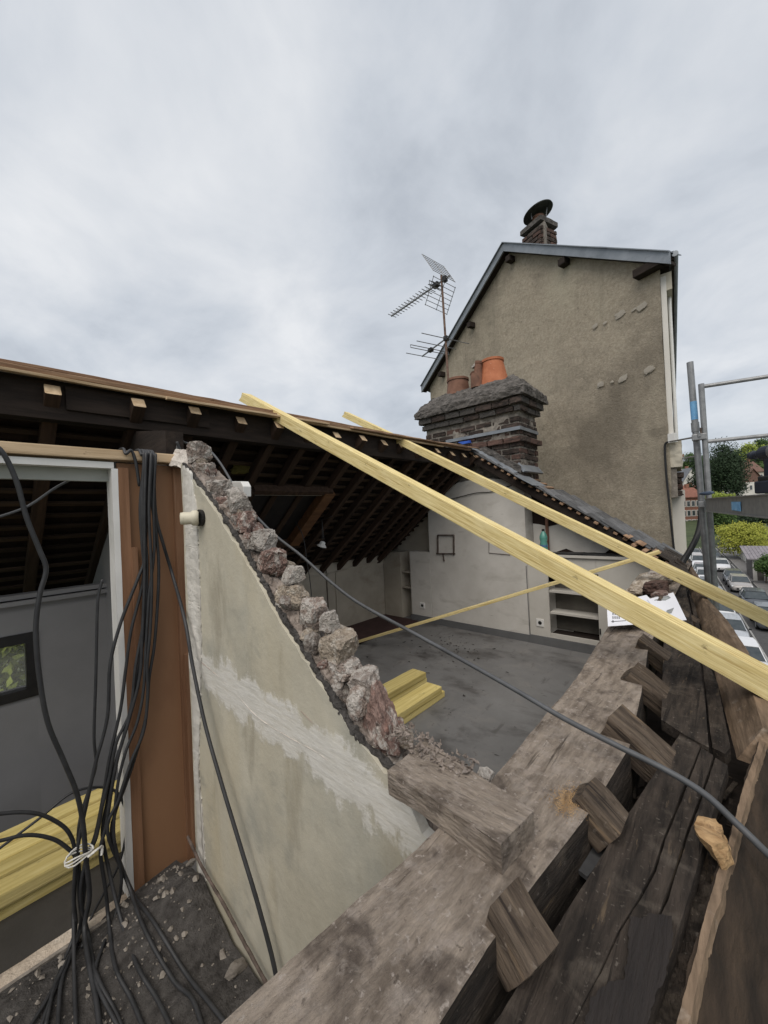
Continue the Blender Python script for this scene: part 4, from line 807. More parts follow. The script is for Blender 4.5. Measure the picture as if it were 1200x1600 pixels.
# sheet of paper
pa = thing('paper_sheet', 'white paper sheets with printed grey drawings lying on the wall plate', 'paper', on(1010, 955, 'z', 1.03))
def psheet(name, pts, z, m, cut=.05, dz=.0015, parent=pa): return MB().prism([on(x, y, 'z', z) for x, y in pts], (0, 0, dz)).build(name, m, parent, cut=cut)
psheet('sheet', [(948, 944), (950, 979), (1004, 975), (1036, 957), (1010, 930)], 1.034, M_PAPER)
psheet('sheet', [(1011, 937), (1052, 926), (1073, 969), (1040, 972)], 1.040, M_PAPER)
psheet('sheet', [(1004, 941), (1047, 931), (1056, 955), (1012, 968)], 1.037, M_PAPER)
psheet('printed_drawing', [(1022, 938), (1044, 931), (1048, 934), (1040, 938)], 1.0425, M_INK)
psheet('printed_drawing', [(1042, 954), (1053, 950), (1049, 958), (1040, 959)], 1.0425, M_INK)
for i in range(9):
    x = 957 + i % 4 * 3.2; y = 957 + (i // 4) * 6; psheet('printed_line', [(x, y), (x + 1.4, y - .3), (x + 1.6, y + 3.6), (x + .2, y + 4)], 1.0365, M_INKD, cut=0, dz=.0006)
for y in (951, 955, 971): psheet('printed_line', [(955, y), (978, y - 1.5), (978, y - 1), (955, y + .6)], 1.0365, M_INKD, cut=0, dz=.0006)

# ------------------------------------------------------------------ new yellow timbers
def bigrafter(name, p0, p1, w, h, label, m=M_NEW, **k):
    o = board(name, p0, p1, w, h, m, None, nx=40, e=.002, amp=.005, scl=.6, **k); return tag(o, label, 'rafter')
A0, A1 = V((-2.45, 1.55, 2.345)), V((0, 1.55, 1.015)); dA = (A1 - A0).normalized()
r1 = bigrafter('new_rafter', on(384, 622, 'y', 1.55), on(384, 622, 'y', 1.55) + (on(1200, 1066, 'y', 1.55) - on(384, 622, 'y', 1.55)) * 1.18, .082, .072, 'thicker new yellow rafter laid over ridge and wall plate', endcut=.03)
r2 = bigrafter('new_rafter', on(541, 648, 'y', 2.91), on(541, 648, 'y', 2.91) + (on(1200, 968, 'y', 2.91) - on(541, 648, 'y', 2.91)) * 1.12, .075, .066, 'thinner-looking new yellow rafter beyond the thick one', endcut=.02)
q = on(1112, 930, 'y', 2.875)
tag(board('diagonal_batten', V((-3.43, 3.18, .035)), V((-.455, 3.69, 1.165)), .05, .03, M_NEW, None, nx=20, e=.003), 'thin yellow batten propped diagonally from floor to eaves', 'batten')
for nm, x, y, r in (('knot', 1111, 931, r2),):
    me = stone_mesh('knot', 9, 0, 2, .1, 1); me.materials.append(M_BLACK); inst('knot', me, r, Matrix.Translation(on(x, y, 'y', 2.877)) @ Matrix.Diagonal((.007, .003, .006, 1)))
# timbers on the room floor
st = [(-2.20, 2.80, .0, .155, .055), (-2.195, 2.785, .056, .155, .055), (-1.93, 2.69, 0.0, .15, .05), (-1.925, 2.64, .051, .15, .055)]
lbs = ['lower yellow timber of the pair by the back of the room', 'upper yellow timber with grey smudge in the back pair on the grey floor', 'lower yellow timber of the front pair on the grey floor', 'upper yellow timber of the front pair on the grey floor']
for (x, y1, z, w, h), lb in zip(st, lbs):
    tag(board('yellow_timber', (x, .86, z + h / 2), (x + RND.uniform(-.01, .01), y1, z + h / 2), w, h, M_NEWY, None, nx=14, e=.004), lb, 'timber', 'yellow timbers stacked on the room floor')
for i in range(8):
    x = -2.265 - (i % 4) * .112; z = (i // 4) * .064
    if i // 4: x += .02
    tag(board('yellow_timber', (x + RND.uniform(-.004, .004), -2.4, z + .031), (x + RND.uniform(-.004, .004), .6 - RND.uniform(0, .05), z + .031 + RND.uniform(-.004, .004)), .099, .058, M_NEWY, None, nx=20, e=.004),
        ('bottom' if i < 4 else 'top') + ' row yellow timber in the doorway stack, ' + ('first', 'second', 'third', 'fourth')[i % 4] + ' from the doorway threshold', 'timber', 'yellow timbers stacked behind the doorway')

# ------------------------------------------------------------------ cables
def onw(x, y, pl=-1.86):
    p = on(x, y, 'x', pl)
    if p.z < .03:
        p = on(x, y, 'z', .035)
        for _ in range(3): p = on(x, y, 'z', (gz(p.x, p.y) if p.x > -1.9 else 0) + .012)
    return p
def cable(pts, r, label, group=None, m=M_CABLE, pl=-1.86, name='hanging_cable'):
    w = [onw(x, y, pl) for x, y in pts]
    if group or 'loop of' in label or 'S-curve' in label:
        y0 = w[0].y; j_ = RND.uniform(-.012, .012)
        w = [V((-2.03, y0 + j_ * 2, 1.78)), V((-2.0, y0 + j_, 1.86)), V((-1.955, y0 + j_ * .6, 1.882)), V((-1.905, y0, 1.880)), V((-1.872, y0, 1.855))] + w[1:]
    o = MB().tube(spline(w, 6), r, 8).build(name, m, smooth=True); tag(o, label, 'cable', group); return o
BL = 'black cable in the bundle hung over the doorway header, gathered by white string'
BG = 'black cables hanging in one bundle'
H0 = [(236, 702), (234, 715)]
cable([(222, 700), (225, 716), (222, 800), (226, 870), (215, 905), (188, 975), (172, 1040), (168, 1120), (150, 1190), (140, 1235), (128, 1290), (120, 1335), (115, 1400), (118, 1450), (105, 1490), (85, 1540), (70, 1610)], .0064, BL, BG, pl=-1.862)
cable([(230, 698), (228, 716), (226, 800), (226, 900), (222, 1000), (218, 1060), (200, 1130), (185, 1180), (175, 1230), (166, 1290), (157, 1330), (165, 1390), (170, 1440), (180, 1510), (205, 1560), (228, 1615)], .0064, BL, BG, pl=-1.852)
cable([(234, 698), (231, 716), (229, 800), (228, 880), (230, 950), (222, 1010), (212, 1070), (196, 1140), (180, 1195), (168, 1250), (160, 1300), (168, 1350), (190, 1440), (215, 1510), (245, 1560), (272, 1615)], .0064, BL, BG, pl=-1.872)
cable([(238, 699), (236, 716), (233, 800), (237, 900), (235, 980), (230, 1040), (231, 1080), (225, 1140), (205, 1190), (185, 1250), (168, 1300), (200, 1380), (225, 1450), (270, 1530), (300, 1560), (320, 1615)], .0064, BL, BG, pl=-1.845)
cable([(241, 700), (240, 716), (236, 770), (245, 840), (248, 900), (242, 1000), (233, 1060), (228, 1120), (212, 1180), (195, 1230), (180, 1270), (176, 1310), (205, 1390), (240, 1440), (290, 1520), (330, 1570), (365, 1615)], .0064, BL, BG, pl=-1.855)
cable([(160, 905), (154, 930), (152, 960), (150, 1050), (147, 1150), (150, 1195), (140, 1230), (125, 1280), (122, 1330), (128, 1410), (125, 1460), (110, 1490), (80, 1560), (60, 1615)], .0055, 'black cable coming out of the dark doorway room into the string tie', None, pl=-1.90)
cable([(-30, 690), (0, 702), (25, 750), (42, 810), (62, 860), (72, 890), (62, 930), (56, 985), (62, 1060), (75, 1130), (100, 1190), (120, 1240), (130, 1290), (134, 1340), (140, 1400), (132, 1450), (140, 1510), (150, 1560), (157, 1615)], .0080, 'thick black cable swinging in an S-curve in front of the doorway', None, pl=-1.84)
cable([(-560, 1560), (-380, 1420), (-180, 1300), (-20, 1274), (50, 1270), (90, 1285), (110, 1305), (117, 1335), (116, 1400), (115, 1430), (116, 1520), (119, 1615)], .0064, 'upper of two black cables looping in from the doorway edge to the string tie', None, pl=-1.88)
cable([(-600, 1640), (-400, 1470), (-200, 1350), (-20, 1318), (40, 1305), (80, 1310), (105, 1325), (120, 1345), (124, 1400), (126, 1450), (108, 1500), (95, 1540), (90, 1615)], .0064, 'lower of two black cables looping in from the doorway edge to the string tie', None, pl=-1.875)
cable([(-420, 1700), (-250, 1520), (-100, 1400), (-20, 1340), (60, 1280), (110, 1240), (150, 1230), (180, 1236), (195, 1262), (197, 1300), (186, 1350), (160, 1400), (140, 1440), (128, 1480)], .005, 'thin black cable arching over the yellow timber stack', None, pl=-1.93)
cable([(-500, 760), (-300, 830), (-120, 830), (-20, 812), (0, 807), (45, 790), (90, 760), (130, 742), (170, 735), (200, 728)], .0048, 'thin grey cable rising across the dark doorway opening', None, M_CABLEL, pl=-2.0)
cable([(196, 712), (205, 704), (212, 722), (218, 760)], .0064, 'short loop of black cable over the wooden header', None, pl=-1.88)
cable([(226, 699), (226, 716), (219, 790), (222, 850), (224, 905), (205, 985), (196, 1050), (188, 1110), (172, 1180), (162, 1240), (150, 1300), (137, 1340), (131, 1400), (122, 1460), (100, 1510), (74, 1560), (40, 1615)], .006, BL, BG, pl=-1.868)
cable([(244, 700), (243, 716), (240, 790), (241, 860), (233, 930), (228, 1010), (224, 1080), (214, 1130), (198, 1170), (186, 1215), (180, 1260), (178, 1310), (190, 1370), (180, 1430), (160, 1480), (150, 1530), (190, 1615)], .006, BL, BG, pl=-1.848)
cable([(232, 699), (230, 716), (224, 800), (230, 880), (226, 960), (212, 1040), (204, 1110), (182, 1160), (172, 1210), (160, 1260), (150, 1310), (134, 1345), (126, 1400), (138, 1460), (150, 1520), (180, 1580), (195, 1615)], .006, BL, BG, pl=-1.858)
# cable that runs down the plaster wall
w = [onw(240, 712), onw(243, 800), onw(255, 850), onw(270, 900), on(289, 970, 'y', .585), on(301, 1040, 'y', .575), on(320, 1130, 'y', .57), on(345, 1220, 'y', .57), on(375, 1320, 'y', .575), on(405, 1420, 'y', .58), on(432, 1528, 'y', .585), on(445, 1640, 'y', .585), on(450, 1800, 'y', .57), on(455, 2000, 'y', .54)]
tag(MB().tube(spline(w, 6), .0068, 8).build('hanging_cable', M_CABLE, smooth=True), 'black cable running from the header down across the plaster wall', 'cable')
# long grey cable from the wall top to the gutter
lc = [(276, 706, 1.85), (280, 688, 1.9), (290, 692, 2.0), (310, 696, 2.05), (325, 702, 2.05), (345, 725, 1.98), (380, 782, 1.85), (425, 832, 1.72), (470, 868, 1.63), (515, 908, 1.53), (560, 942, 1.43), (640, 986, 1.27), (720, 1030, 1.12), (800, 1075, 1.00), (880, 1122, .90), (960, 1163, .82)]
lce = [on(1040, 1203, 'z', 1.012), on(1100, 1240, 'z', 1.0), on(1150, 1286, 'z', .985), on(1185, 1320, 'z', .968), on(1225, 1362, 'z', .93), on(1260, 1420, 'z', .85)]
tag(MB().tube(spline([ond(*q) for q in lc] + lce, 7), .0062, 9).build('long_cable', M_CABLEL, smooth=True), 'long grey cable strung from the top stones to the gutter board', 'cable')
# coil of cable behind the top stone
tag(MB().tube(spline([ond(*q) for q in ((276, 690, 1.85), (282, 705, 1.86), (286, 720, 1.85), (290, 735, 1.84))], 5), .007, 8).build('cable_end', M_CABLE, smooth=True), 'short black cable end lying behind the topmost stone', 'cable')
# white string tie
sg = thing('string_tie', 'white string knotted round the black cable bundle', 'string', onw(128, 1338))
ctr = onw(124, 1338, -1.83)
for k in range(3):
    rr = [ctr + V((0, 0, .006 * k)) + V((math.cos(a) * .03, math.sin(a) * .042, .008 * math.sin(a * 2 + k))) for a in [i * math.pi / 7 for i in range(15)]]
    MB().tube(rr, .0028, 6).build('string_loop', M_STRING, sg, rough=(.001, 200))
MB().tube(spline([ctr + V((.03, .02, 0)), ctr + V((.035, .045, .012)), ctr + V((.02, .065, .004)), ctr + V((.03, .06, -.02))], 5), .004, 6).build('string_knot', M_STRING, sg, rough=(.0015, 200))

# ------------------------------------------------------------------ brick chimney of the house
def lay(parent, o, along, up, nrm, L, z0, z1, bl, bh, j, m, depth=.02, jit=.004, mats=None, skip=None):
    """single bricks on one face: o corner, along/up/nrm unit vectors"""
    o, along, up, nrm = V(o), V(along), V(up), V(nrm); r = 0; z = z0
    while z + bh <= z1 + 1e-4:
        x = -(bl * .5) if r % 2 else 0
        while x < L - .01:
            a, b = max(x, 0), min(x + bl - j, L)
            if b - a > .03:
                key = RND.randint(0, 5); c = o + along * ((a + b) / 2) + up * (z + (bh - j) / 2) + nrm * RND.uniform(-jit, jit)
                me = BRM[key]; mm = RND.choice(mats) if mats else m
                if not (skip and skip(c)):
                    ob = inst('brick', me[mm.name], parent, Matrix.Translation(c + up * RND.uniform(-.004, .004)) @ Matrix((along, nrm, up)).transposed().to_4x4() @ Matrix.Rotation(RND.uniform(-.025, .025), 4, 'Y') @ Matrix.Rotation(RND.uniform(-.03, .03), 4, 'Z') @ Matrix.Diagonal(((b - a), depth * 2, (bh - j), 1)))
            x += bl
        z += bh; r += 1
BRM = []
for k in range(6):
    d = {}
    for mm in (M_BRICK, M_BRICKR, M_CROWN):
        me = board_mesh('brick', 1, 1, 1, nx=3, e=.06, amp=.05, scl=2.5, seed=k + 200)
        for v in me.vertices: v.co.x -= .5
        me.materials.append(mm); d[mm.name] = me
    BRM.append(d)
CX0, CX1, CY0, CY1 = -3.2, -1.85, 4.45, 4.98
ch = thing('brick_chimney', 'wide sooty brick chimney with concrete crown and clay pots', 'chimney', ((CX0 + CX1) / 2, (CY0 + CY1) / 2, 1.7))
MB().box(CX0 + .006, CX1 - .006, CY0 + .006, CY1 - .006, 1.2, 2.74).build('core', M_JOINT, ch, cut=.05, rough=[(.014, 7), (.006, 30)])
rk = lambda c: c.z < roofz(c.x) + .06
lay(ch, (CX0, CY0 + .012, 1.62), (1, 0, 0), (0, 0, 1), (0, -1, 0), CX1 - CX0, 0, 1.10, .225, .075, .019, M_BRICK, .015, .010, [M_BRICK, M_BRICK, M_BRICK, M_BRICKR], rk)
lay(ch, (CX1 - .012, CY0, 1.62), (0, 1, 0), (0, 0, 1), (1, 0, 0), CY1 - CY0, 0, 1.10, .225, .075, .019, M_BRICK, .015, .010, [M_BRICK, M_BRICK, M_BRICKR], rk)
# projecting brick course and zinc band
lay(ch, (-2.45, CY0 - .02, 2.345), (1, 0, 0), (0, 0, 1), (0, -1, 0), .63, 0, .08, .21, .075, .012, M_BRICK, .035, .004, [M_BRICK, M_BRICKR])
lay(ch, (CX1 + .02, CY0 - .03, 2.345), (0, 1, 0), (0, 0, 1), (1, 0, 0), CY1 - CY0 + .05, 0, .08, .21, .075, .012, M_BRICK, .035, .004, [M_BRICK, M_BRICKR])
MB().box(-2.86, CX1 + .022, CY0 - .032, CY0 - .014, 2.485, 2.525).build('zinc_band', M_ZINC, ch, cut=.1, rough=(.003, 9))
MB().box(CX1 + .010, CX1 + .026, CY0 - .03, CY1, 2.485, 2.525).build('zinc_band', M_ZINC, ch, cut=.1, rough=(.003, 9))
# corbel courses and crown
for k, (e_, z0_, z1_) in enumerate(((.035, 2.715, 2.79), (.07, 2.793, 2.875))):
    lay(ch, (CX0 - e_, CY0 - e_ + .02, z0_), (1, 0, 0), (0, 0, 1), (0, -1, 0), CX1 - CX0 + 2 * e_, 0, .09, .225, z1_ - z0_, .012, M_BRICK, .03, .004, [M_BRICK, M_CROWN])
    lay(ch, (CX1 + e_ - .02, CY0 - e_, z0_), (0, 1, 0), (0, 0, 1), (1, 0, 0), CY1 - CY0 + 2 * e_, 0, .09, .225, z1_ - z0_, .012, M_BRICK, .03, .004, [M_BRICK, M_CROWN])
    MB().box(CX0 - e_ + .02, CX1 + e_ - .02, CY0 - e_ + .02, CY1 + e_ - .02, z0_, z1_).build('corbel', M_JOINT, ch)
lo = [V((CX0 - .12, CY0 - .11, 2.878)), V((CX1 + .12, CY0 - .11, 2.878)), V((CX1 + .12, CY1 + .11, 2.878)), V((CX0 - .12, CY1 + .11, 2.878))]
mid = [p + V((0, 0, .10)) for p in lo]
hi = [V((CX0 + .06, CY0 + .07, 3.17)), V((CX1 - .07, CY0 + .07, 3.17)), V((CX1 - .07, CY1 - .07, 3.17)), V((CX0 + .06, CY1 - .07, 3.17))]
mb = MB(); mb.add(lo + mid + hi, [(3, 2, 1, 0), (8, 9, 10, 11)] + [(i, (i + 1) % 4, 4 + (i + 1) % 4, 4 + i) for i in range(4)] + [(4 + i, 4 + (i + 1) % 4, 8 + (i + 1) % 4, 8 + i) for i in range(4)])
mb.build('crown', M_CROWN, ch, cut=.03, rough=[(.022, 5), (.014, 20)])
def pot(px, py, r0, r1, h, m, broken=0, y=4.7, name='chimney_pot', lean=0):
    c = on(px, py, 'y', y); c.z = 3.15
    n = 26; mb = MB(); mb.lathe(c, [(r0, 0), (r0 * .98, .02), (r1, h - .03), (r1 * 1.08, h - .03), (r1 * 1.08, h), (r1 * .86, h), (r0 * .8, .05)], n, (lean, 0, 1), close=False)
    o = mb.build(name, m, ch, smooth=False)
    if broken:
        for v in o.data.vertices:
            if v.co.z > h * .45 and v.co.x < .02: v.co.z = h * .45 + (v.co.z - h * .45) * .25 + RND.uniform(-.02, .02)
    return o
pot(716, 612, .165, .14, .23, M_TERRAD, y=4.66)
pot(771, 600, .205, .135, .36, M_TERRA, y=4.72)
pot(745, 600, .08, .075, .33, M_TERRAD, broken=1, y=4.55)
me = stone_mesh('mortar_cap', 33, .3, 3, .3, 2); me.materials.append(M_STONEW); inst('mortar_cap', me, ch, Matrix.Translation(on(743, 572, 'y', 4.55)) @ Matrix.Diagonal((.05, .05, .03, 1)))
# flashings at the foot
board('zinc_soaker', F0 + sf * .73 + V((0, .1, .02)), F0 + sf * .98 + V((0, .1, .02)), .42, .006, M_ZINC, ch, up=nf, nx=4, amp=.004)
MB().prism([V((-1.9, 4.44, 2.09)), V((-1.82, 4.42, 1.98)), V((-1.82, 5.0, 1.98)), V((-1.9, 5.0, 2.09))], (.03, 0, .012)).build('zinc_apron', M_ZINC, ch)
MB().prism([V((-2.42, 4.43, 2.34)), V((-2.40, 4.43, 2.42)), V((-2.2, 4.43, 2.30)), V((-1.84, 4.43, 2.05)), V((-1.84, 4.43, 1.97))], (0, -.03, 0)).build('mortar_fillet', M_CROWN, ch, cut=.04, rough=[(.012, 14), (.006, 40)])
MB().prism([V((-2.45, 4.30, 2.30)), V((-1.9, 4.30, 1.955)), V((-1.86, 4.45, 1.99)), V((-2.42, 4.45, 2.37))], (0, 0, .012)).build('zinc_apron', M_ZINC, ch, cut=.08, rough=(.01, 8))
tag(MB().prism([on(x, y, 'y', 4.38) for x, y in ((715, 691), (733, 688), (734, 692), (722, 694))], (0, .04, 0)).build('blue_sheet', M_BLUEP, cut=.03, rough=(.006, 20)), 'scrap of blue plastic tucked against the chimney foot', 'plastic sheet')
# infill of the gable above the room
MB().prism([V((x, 4.62, z)) for x, z in [(-4.2, 0), (-4.2, .98), (RX, roofz(RX) + .03), (-.40, roofz(-.40) + .03), (-.40, 0)]], (0, .18, 0)).build('gable_masonry', M_TILE, gw)

# ------------------------------------------------------------------ TV aerial
an = thing('tv_aerial', 'rooftop TV aerial on a rusty mast beside the chimney pots', 'aerial', on(701, 592, 'y', 4.7))
m0, m1 = on(701.5, 612, 'y', 4.7), on(689.5, 430, 'y', 4.7)
MB().tube([m0, m1], .016, 8).build('mast', M_MAST, an)
b0 = on(695, 436, 'y', 4.7); bd = (on(611, 483, 'y', 4.86) - b0); bd.z = -.03; bl = bd.length; bd.normalize(); ed = V((0, 0, 1)).cross(bd).normalized(); ed = -ed if ed.y < 0 else ed
MB().bar(b0 - bd * .1, b0 + bd * bl, .018, .018).build('boom', M_ALU, an)
for i in range(15):
    p = b0 + bd * (.22 + (bl - .24) * i / 14); l = .115 - .002 * i
    MB().tube([p - ed * l, p + ed * l + V((0, 0, .0))], .0055, 6).build('director', M_ALU, an)
    MB().tube([p, p + V((0, 0, .05))], .004, 5).build('stub', M_ALU, an)
MB().obox(b0 + bd * .17, bd * .05, ed * .035, V((0, 0, .03))).build('dipole_box', M_BLACK, an, bev=.006)
MB().tube([b0 + bd * .17 - ed * .14 + V((0, 0, .02)), b0 + bd * .17 + ed * .14 + V((0, 0, .02)), b0 + bd * .17 + ed * .14 + V((0, 0, -.03)), b0 + bd * .17 - ed * .14 + V((0, 0, -.03)), b0 + bd * .17 - ed * .14 + V((0, 0, .02))], .006, 6).build('dipole', M_ALU, an)
for sg_, tl_ in ((1, .38), (-1, .36)):
    rd = (V((0, 0, sg_ * .86)) + bd * .5).normalized(); g0 = b0 - bd * .02
    rp = thing('x', 'x', 'x') if False else None
    for k in range(7):
        p = g0 + rd * (.05 + tl_ * k / 6); MB().tube([p - ed * .24, p + ed * .24], .0045, 5).build('reflector_rod', M_ALU, an)
    for k in (-1, 0, 1):
        MB().tube([g0 + ed * .23 * k + rd * .04, g0 + ed * .23 * k + rd * (.06 + tl_)], .005, 5).build('reflector_rib', M_ALU, an)
MB().obox(b0, V((.03, 0, 0)), V((0, .03, 0)), V((0, 0, .035))).build('clamp', M_BLACK, an)
v0 = on(697, 529, 'y', 4.7); vd = on(659, 547, 'y', 4.9) - v0; vd.z = -.02; vl = vd.length; vd.normalize(); ve = V((0, 0, 1)).cross(vd).normalized(); ve = -ve if ve.y < 0 else ve
MB().bar(v0 - vd * .04, v0 + vd * vl, .016, .016).build('boom', M_ALU, an)
for t_, l in ((.0, .42), (.35, .36), (.98, .30)):
    p = v0 + vd * vl * t_; MB().tube([p - ve * l, p + ve * l], .006, 6).build('element', M_ALU, an)
p = v0 + vd * vl * .62
MB().tube([p - ve * .36 + V((0, 0, .02)), p + ve * .34 + V((0, 0, .02)), p + ve * .34 + V((0, 0, -.02)), p - ve * .36 + V((0, 0, -.02)), p - ve * .36 + V((0, 0, .02))], .006, 6).build('dipole', M_ALU, an)
MB().obox(p, vd * .04, ve * .03, V((0, 0, .025))).build('dipole_box', M_BLACK, an, bev=.005)
MB().obox(v0, V((.03, 0, 0)), V((0, .03, 0)), V((0, 0, .03))).build('clamp', M_BLACK, an)

# ------------------------------------------------------------------ neighbouring rendered house
PL, PR = V((-4.6, 6.61, 0)), V((-.515, 5.2, 0)); gd = (PR - PL).normalized(); gn = V((gd.y, -gd.x, 0)); gn = gn if gn.y < 0 else -gn
FD = V((-.098, .995, 0)).normalized(); FN = V((FD.y, -FD.x, 0))
def ong(x, y, off=0):
    d = ray(x, y); return CAM + d * (((PR + gn * off - CAM).dot(gn)) / d.dot(gn))
nh = thing('rendered_house', 'tall neighbouring house with bare roughcast gable, zinc verges and small chimney', 'house', (-1.6, 9, -7.9))
APX = V((-2.47, 5.88, 5.60)); EL, ER = V((-4.6, 6.61, 4.20)), V((-.515, 5.2, 4.17))
gp = [V((PL.x, PL.y, -7.9)), EL, APX, ER, V((PR.x, PR.y, -7.9))]
MB().prism(gp, FD * .35).build('gable_wall', M_ROUGH, nh, cut=.16, rough=[(.012, 1.3), (.006, 9)])
MB().prism([p + FD * .36 + (V((.03, 0, 0)) if i < 2 else V((0, 0, 0))) for i, p in enumerate(gp)], FD * 13.4).build('house_body', M_HCREAM, nh)
for a, b, nm in ((EL, APX, 'roof_slope'), (APX, ER, 'roof_slope')):
    d = (b - a).normalized(); a2, b2 = (a - d * .16, b) if a is EL else (a, b + d * .19)
    up = V((0, 0, .045))
    MB().prism([a2 + gn * .10 + up, b2 + gn * .10 + up, b2 + FD * 14 + up, a2 + FD * 14 + up], (0, 0, .05)).build(nm, M_SLATE, nh)
    MB().prism([a2 + gn * .13 + V((0, 0, -.03)), b2 + gn * .13 + V((0, 0, -.03)), b2 + gn * .13 + V((0, 0, .115)), a2 + gn * .13 + V((0, 0, .115))], gn * -.025).build('zinc_verge', M_ZINC, nh, cut=.25, rough=(.004, 3))
    MB().prism([a2 + gn * .155 + V((0, 0, .095)), b2 + gn * .155 + V((0, 0, .095)), b2 + gn * -.12 + V((0, 0, .125)), a2 + gn * -.12 + V((0, 0, .125))], (0, 0, .012)).build('zinc_verge', M_ZINC, nh)
    MB().prism([a2 + gn * .10 + V((0, 0, -.02)), b2 + gn * .10 + V((0, 0, -.02)), b2 + V((0, 0, -.02)), a2 + V((0, 0, -.02))], (0, 0, .03)).build('verge_soffit', M_DARK, nh)
for px, py, sx in ((736, 508, .05), (797, 405, .05), (881, 410, .06), (1013, 420, .09), (690, 585, .05)):
    p = ong(px, py, .06); MB().obox(p, gd * sx * (1.5 if px > 1000 else .8), gn * .06, V((0, 0, .042))).build('purlin_end', M_DARK, nh)
for i, (px, py, r) in enumerate(((930, 509, .035), (968, 492, .055), (1004, 478, .05), (938, 601, .045), (972, 591, .045), (1013, 578, .05), (945, 505, .02), (990, 484, .02), (956, 597, .02))):
    p = ong(px, py, .014); me = stone_mesh('cement_patch', 60 + i, .1, 3, .35, 1.6); me.materials.append(M_CEMENT)
    inst('cement_patch', me, nh, Matrix.Translation(p) @ Matrix((gd, gn, V((0, 0, 1)))).transposed().to_4x4() @ Matrix.Rotation(-.3, 4, 'Y') @ Matrix.Diagonal((r * 1.3, .0035, r * .85, 1)))
# eaves soffit, gutter and facade trim along the street
E0 = ER + V((0, 0, -.02))
MB().prism([E0 + gn * .10, E0 + gn * .10 + FN * .17 + V((0, 0, -.04)), E0 + gn * .10 + FN * .17 + V((0, 0, .05)), E0 + gn * .10 + V((0, 0, .06))], FD * 13.8).build('eaves_soffit', M_OLD, nh)
MB().tube([E0 + gn * .12 + FN * .185 + V((0, 0, .01)), E0 + FN * .185 + V((0, 0, .0)) + FD * 13.8], .03, 10).build('gutter', M_ZINC, nh)
for s0, s1, t, z0_, z1_, m in ((.02, .34, .05, 2.3, 4.02, M_HWHITE), (.9, 1.2, .05, 2.3, 4.02, M_HWHITE), (3.0, 3.3, .05, 2.3, 4.02, M_HWHITE), (6.0, 6.3, .05, 2.3, 4.02, M_HWHITE), (.02, 13, .10, 3.86, 4.05, M_HCREAM)):
    c = PR + FD * (s0 + s1) / 2 + FN * t / 2; MB().obox(c + V((0, 0, (z0_ + z1_) / 2)), FD * (s1 - s0) / 2, FN * t / 2, V((0, 0, (z1_ - z0_) / 2))).build('facade_pilaster', m, nh)
c = PR + FD * .42 + FN * .045
MB().obox(c + V((0, 0, 2.07)), FD * .40, FN * .065, V((0, 0, .14))).build('string_course', M_HCREAM, nh, cut=.07, rough=[(.012, 6), (.008, 22)])
lay(nh, PR + FD * .30 + FN * .06 + V((0, 0, 1.62)), FD, (0, 0, 1), FN, .7, 0, .31, .22, .07, .012, M_BRICK, .05, .02, [M_BRICK, M_BRICKR])
MB().obox(PR + FD * .55 + FN * .02 + V((0, 0, 1.76)), FD * .5, FN * .04, V((0, 0, .16))).build('brick_backing', M_JOINT, nh)
for k in range(6):
    s = .55 + k * 2.1
    for zc, hh in ((.35, 1.15), (3.0, .0), (-3.6, 1.2)):
        if not hh: continue
        c = PR + FD * (s + .5) + V((0, 0, zc))
        w_ = MB().obox(c + FN * .03, FD * .40, FN * .02, V((0, 0, hh))).build('window', M_GLASS, nh)
        for q in (-1, 1): MB().obox(c + FD * .46 * q + FN * .05, FD * .07, FN * .07, V((0, 0, hh + .05))).build('frame', M_HWHITE, w_)
        MB().obox(c + V((0, 0, hh + .12)) + FN * .05, FD * .53, FN * .08, V((0, 0, .07))).build('lintel', M_HWHITE, w_)
        MB().obox(c + V((0, 0, -hh - .1)) + FN * .06, FD * .55, FN * .10, V((0, 0, .05))).build('sill', M_HWHITE, w_)
MB().tube([PR + FN * .075 + FD * .22 + V((0, 0, 4.0)), PR + FN * .075 + FD * .22 + V((0, 0, 2.25))], .016, 8).build('downpipe', M_WPAINT, nh)
# small brick chimney with pot and mushroom cowl
cc = ong(843, 384, -.45); cw = .17
cz0, cz1 = 5.0, cc.z + .20
sc2 = nh
MB().obox(V((cc.x, cc.y, (cz0 + cz1) / 2)), gd * (cw - .012), FD * (cw - .012), V((0, 0, (cz1 - cz0) / 2))).build('chimney_core', M_JOINT, nh)
lay(nh, V((cc.x, cc.y, cz0)) - gd * cw + gn * cw, gd, (0, 0, 1), gn, cw * 2, .2, cz1 - cz0, .2, .065, .012, M_BRICK, .02, .003, [M_BRICK, M_BRICK, M_BRICKR])
lay(nh, V((cc.x, cc.y, cz0)) + gd * cw + gn * cw, -gn, (0, 0, 1), gd, cw * 2, .2, cz1 - cz0, .2, .065, .012, M_BRICK, .02, .003, [M_BRICK, M_BRICK, M_BRICKR])
MB().obox(V((cc.x, cc.y, cz1 + .06)), gd * (cw + .028), gn * (cw + .028), V((0, 0, .035))).build('chimney_cap', M_CROWN, nh, cut=.08, rough=(.01, 9))
MB().lathe(V((cc.x, cc.y, cz1 + .07)), [(.115, 0), (.11, .03), (.085, .15), (.092, .15), (.092, .18), (.07, .18)], 20, close=False).build('chimney_pot', M_TERRAD, nh, smooth=False)
for a in range(3):
    q = a * 2.1; MB().tube([V((cc.x + math.cos(q) * .12, cc.y + math.sin(q) * .12, cz1 + .20)), V((cc.x + math.cos(q) * .14, cc.y + math.sin(q) * .14, cz1 + .33))], .008, 5).build('cowl_strut', M_ALU, nh)
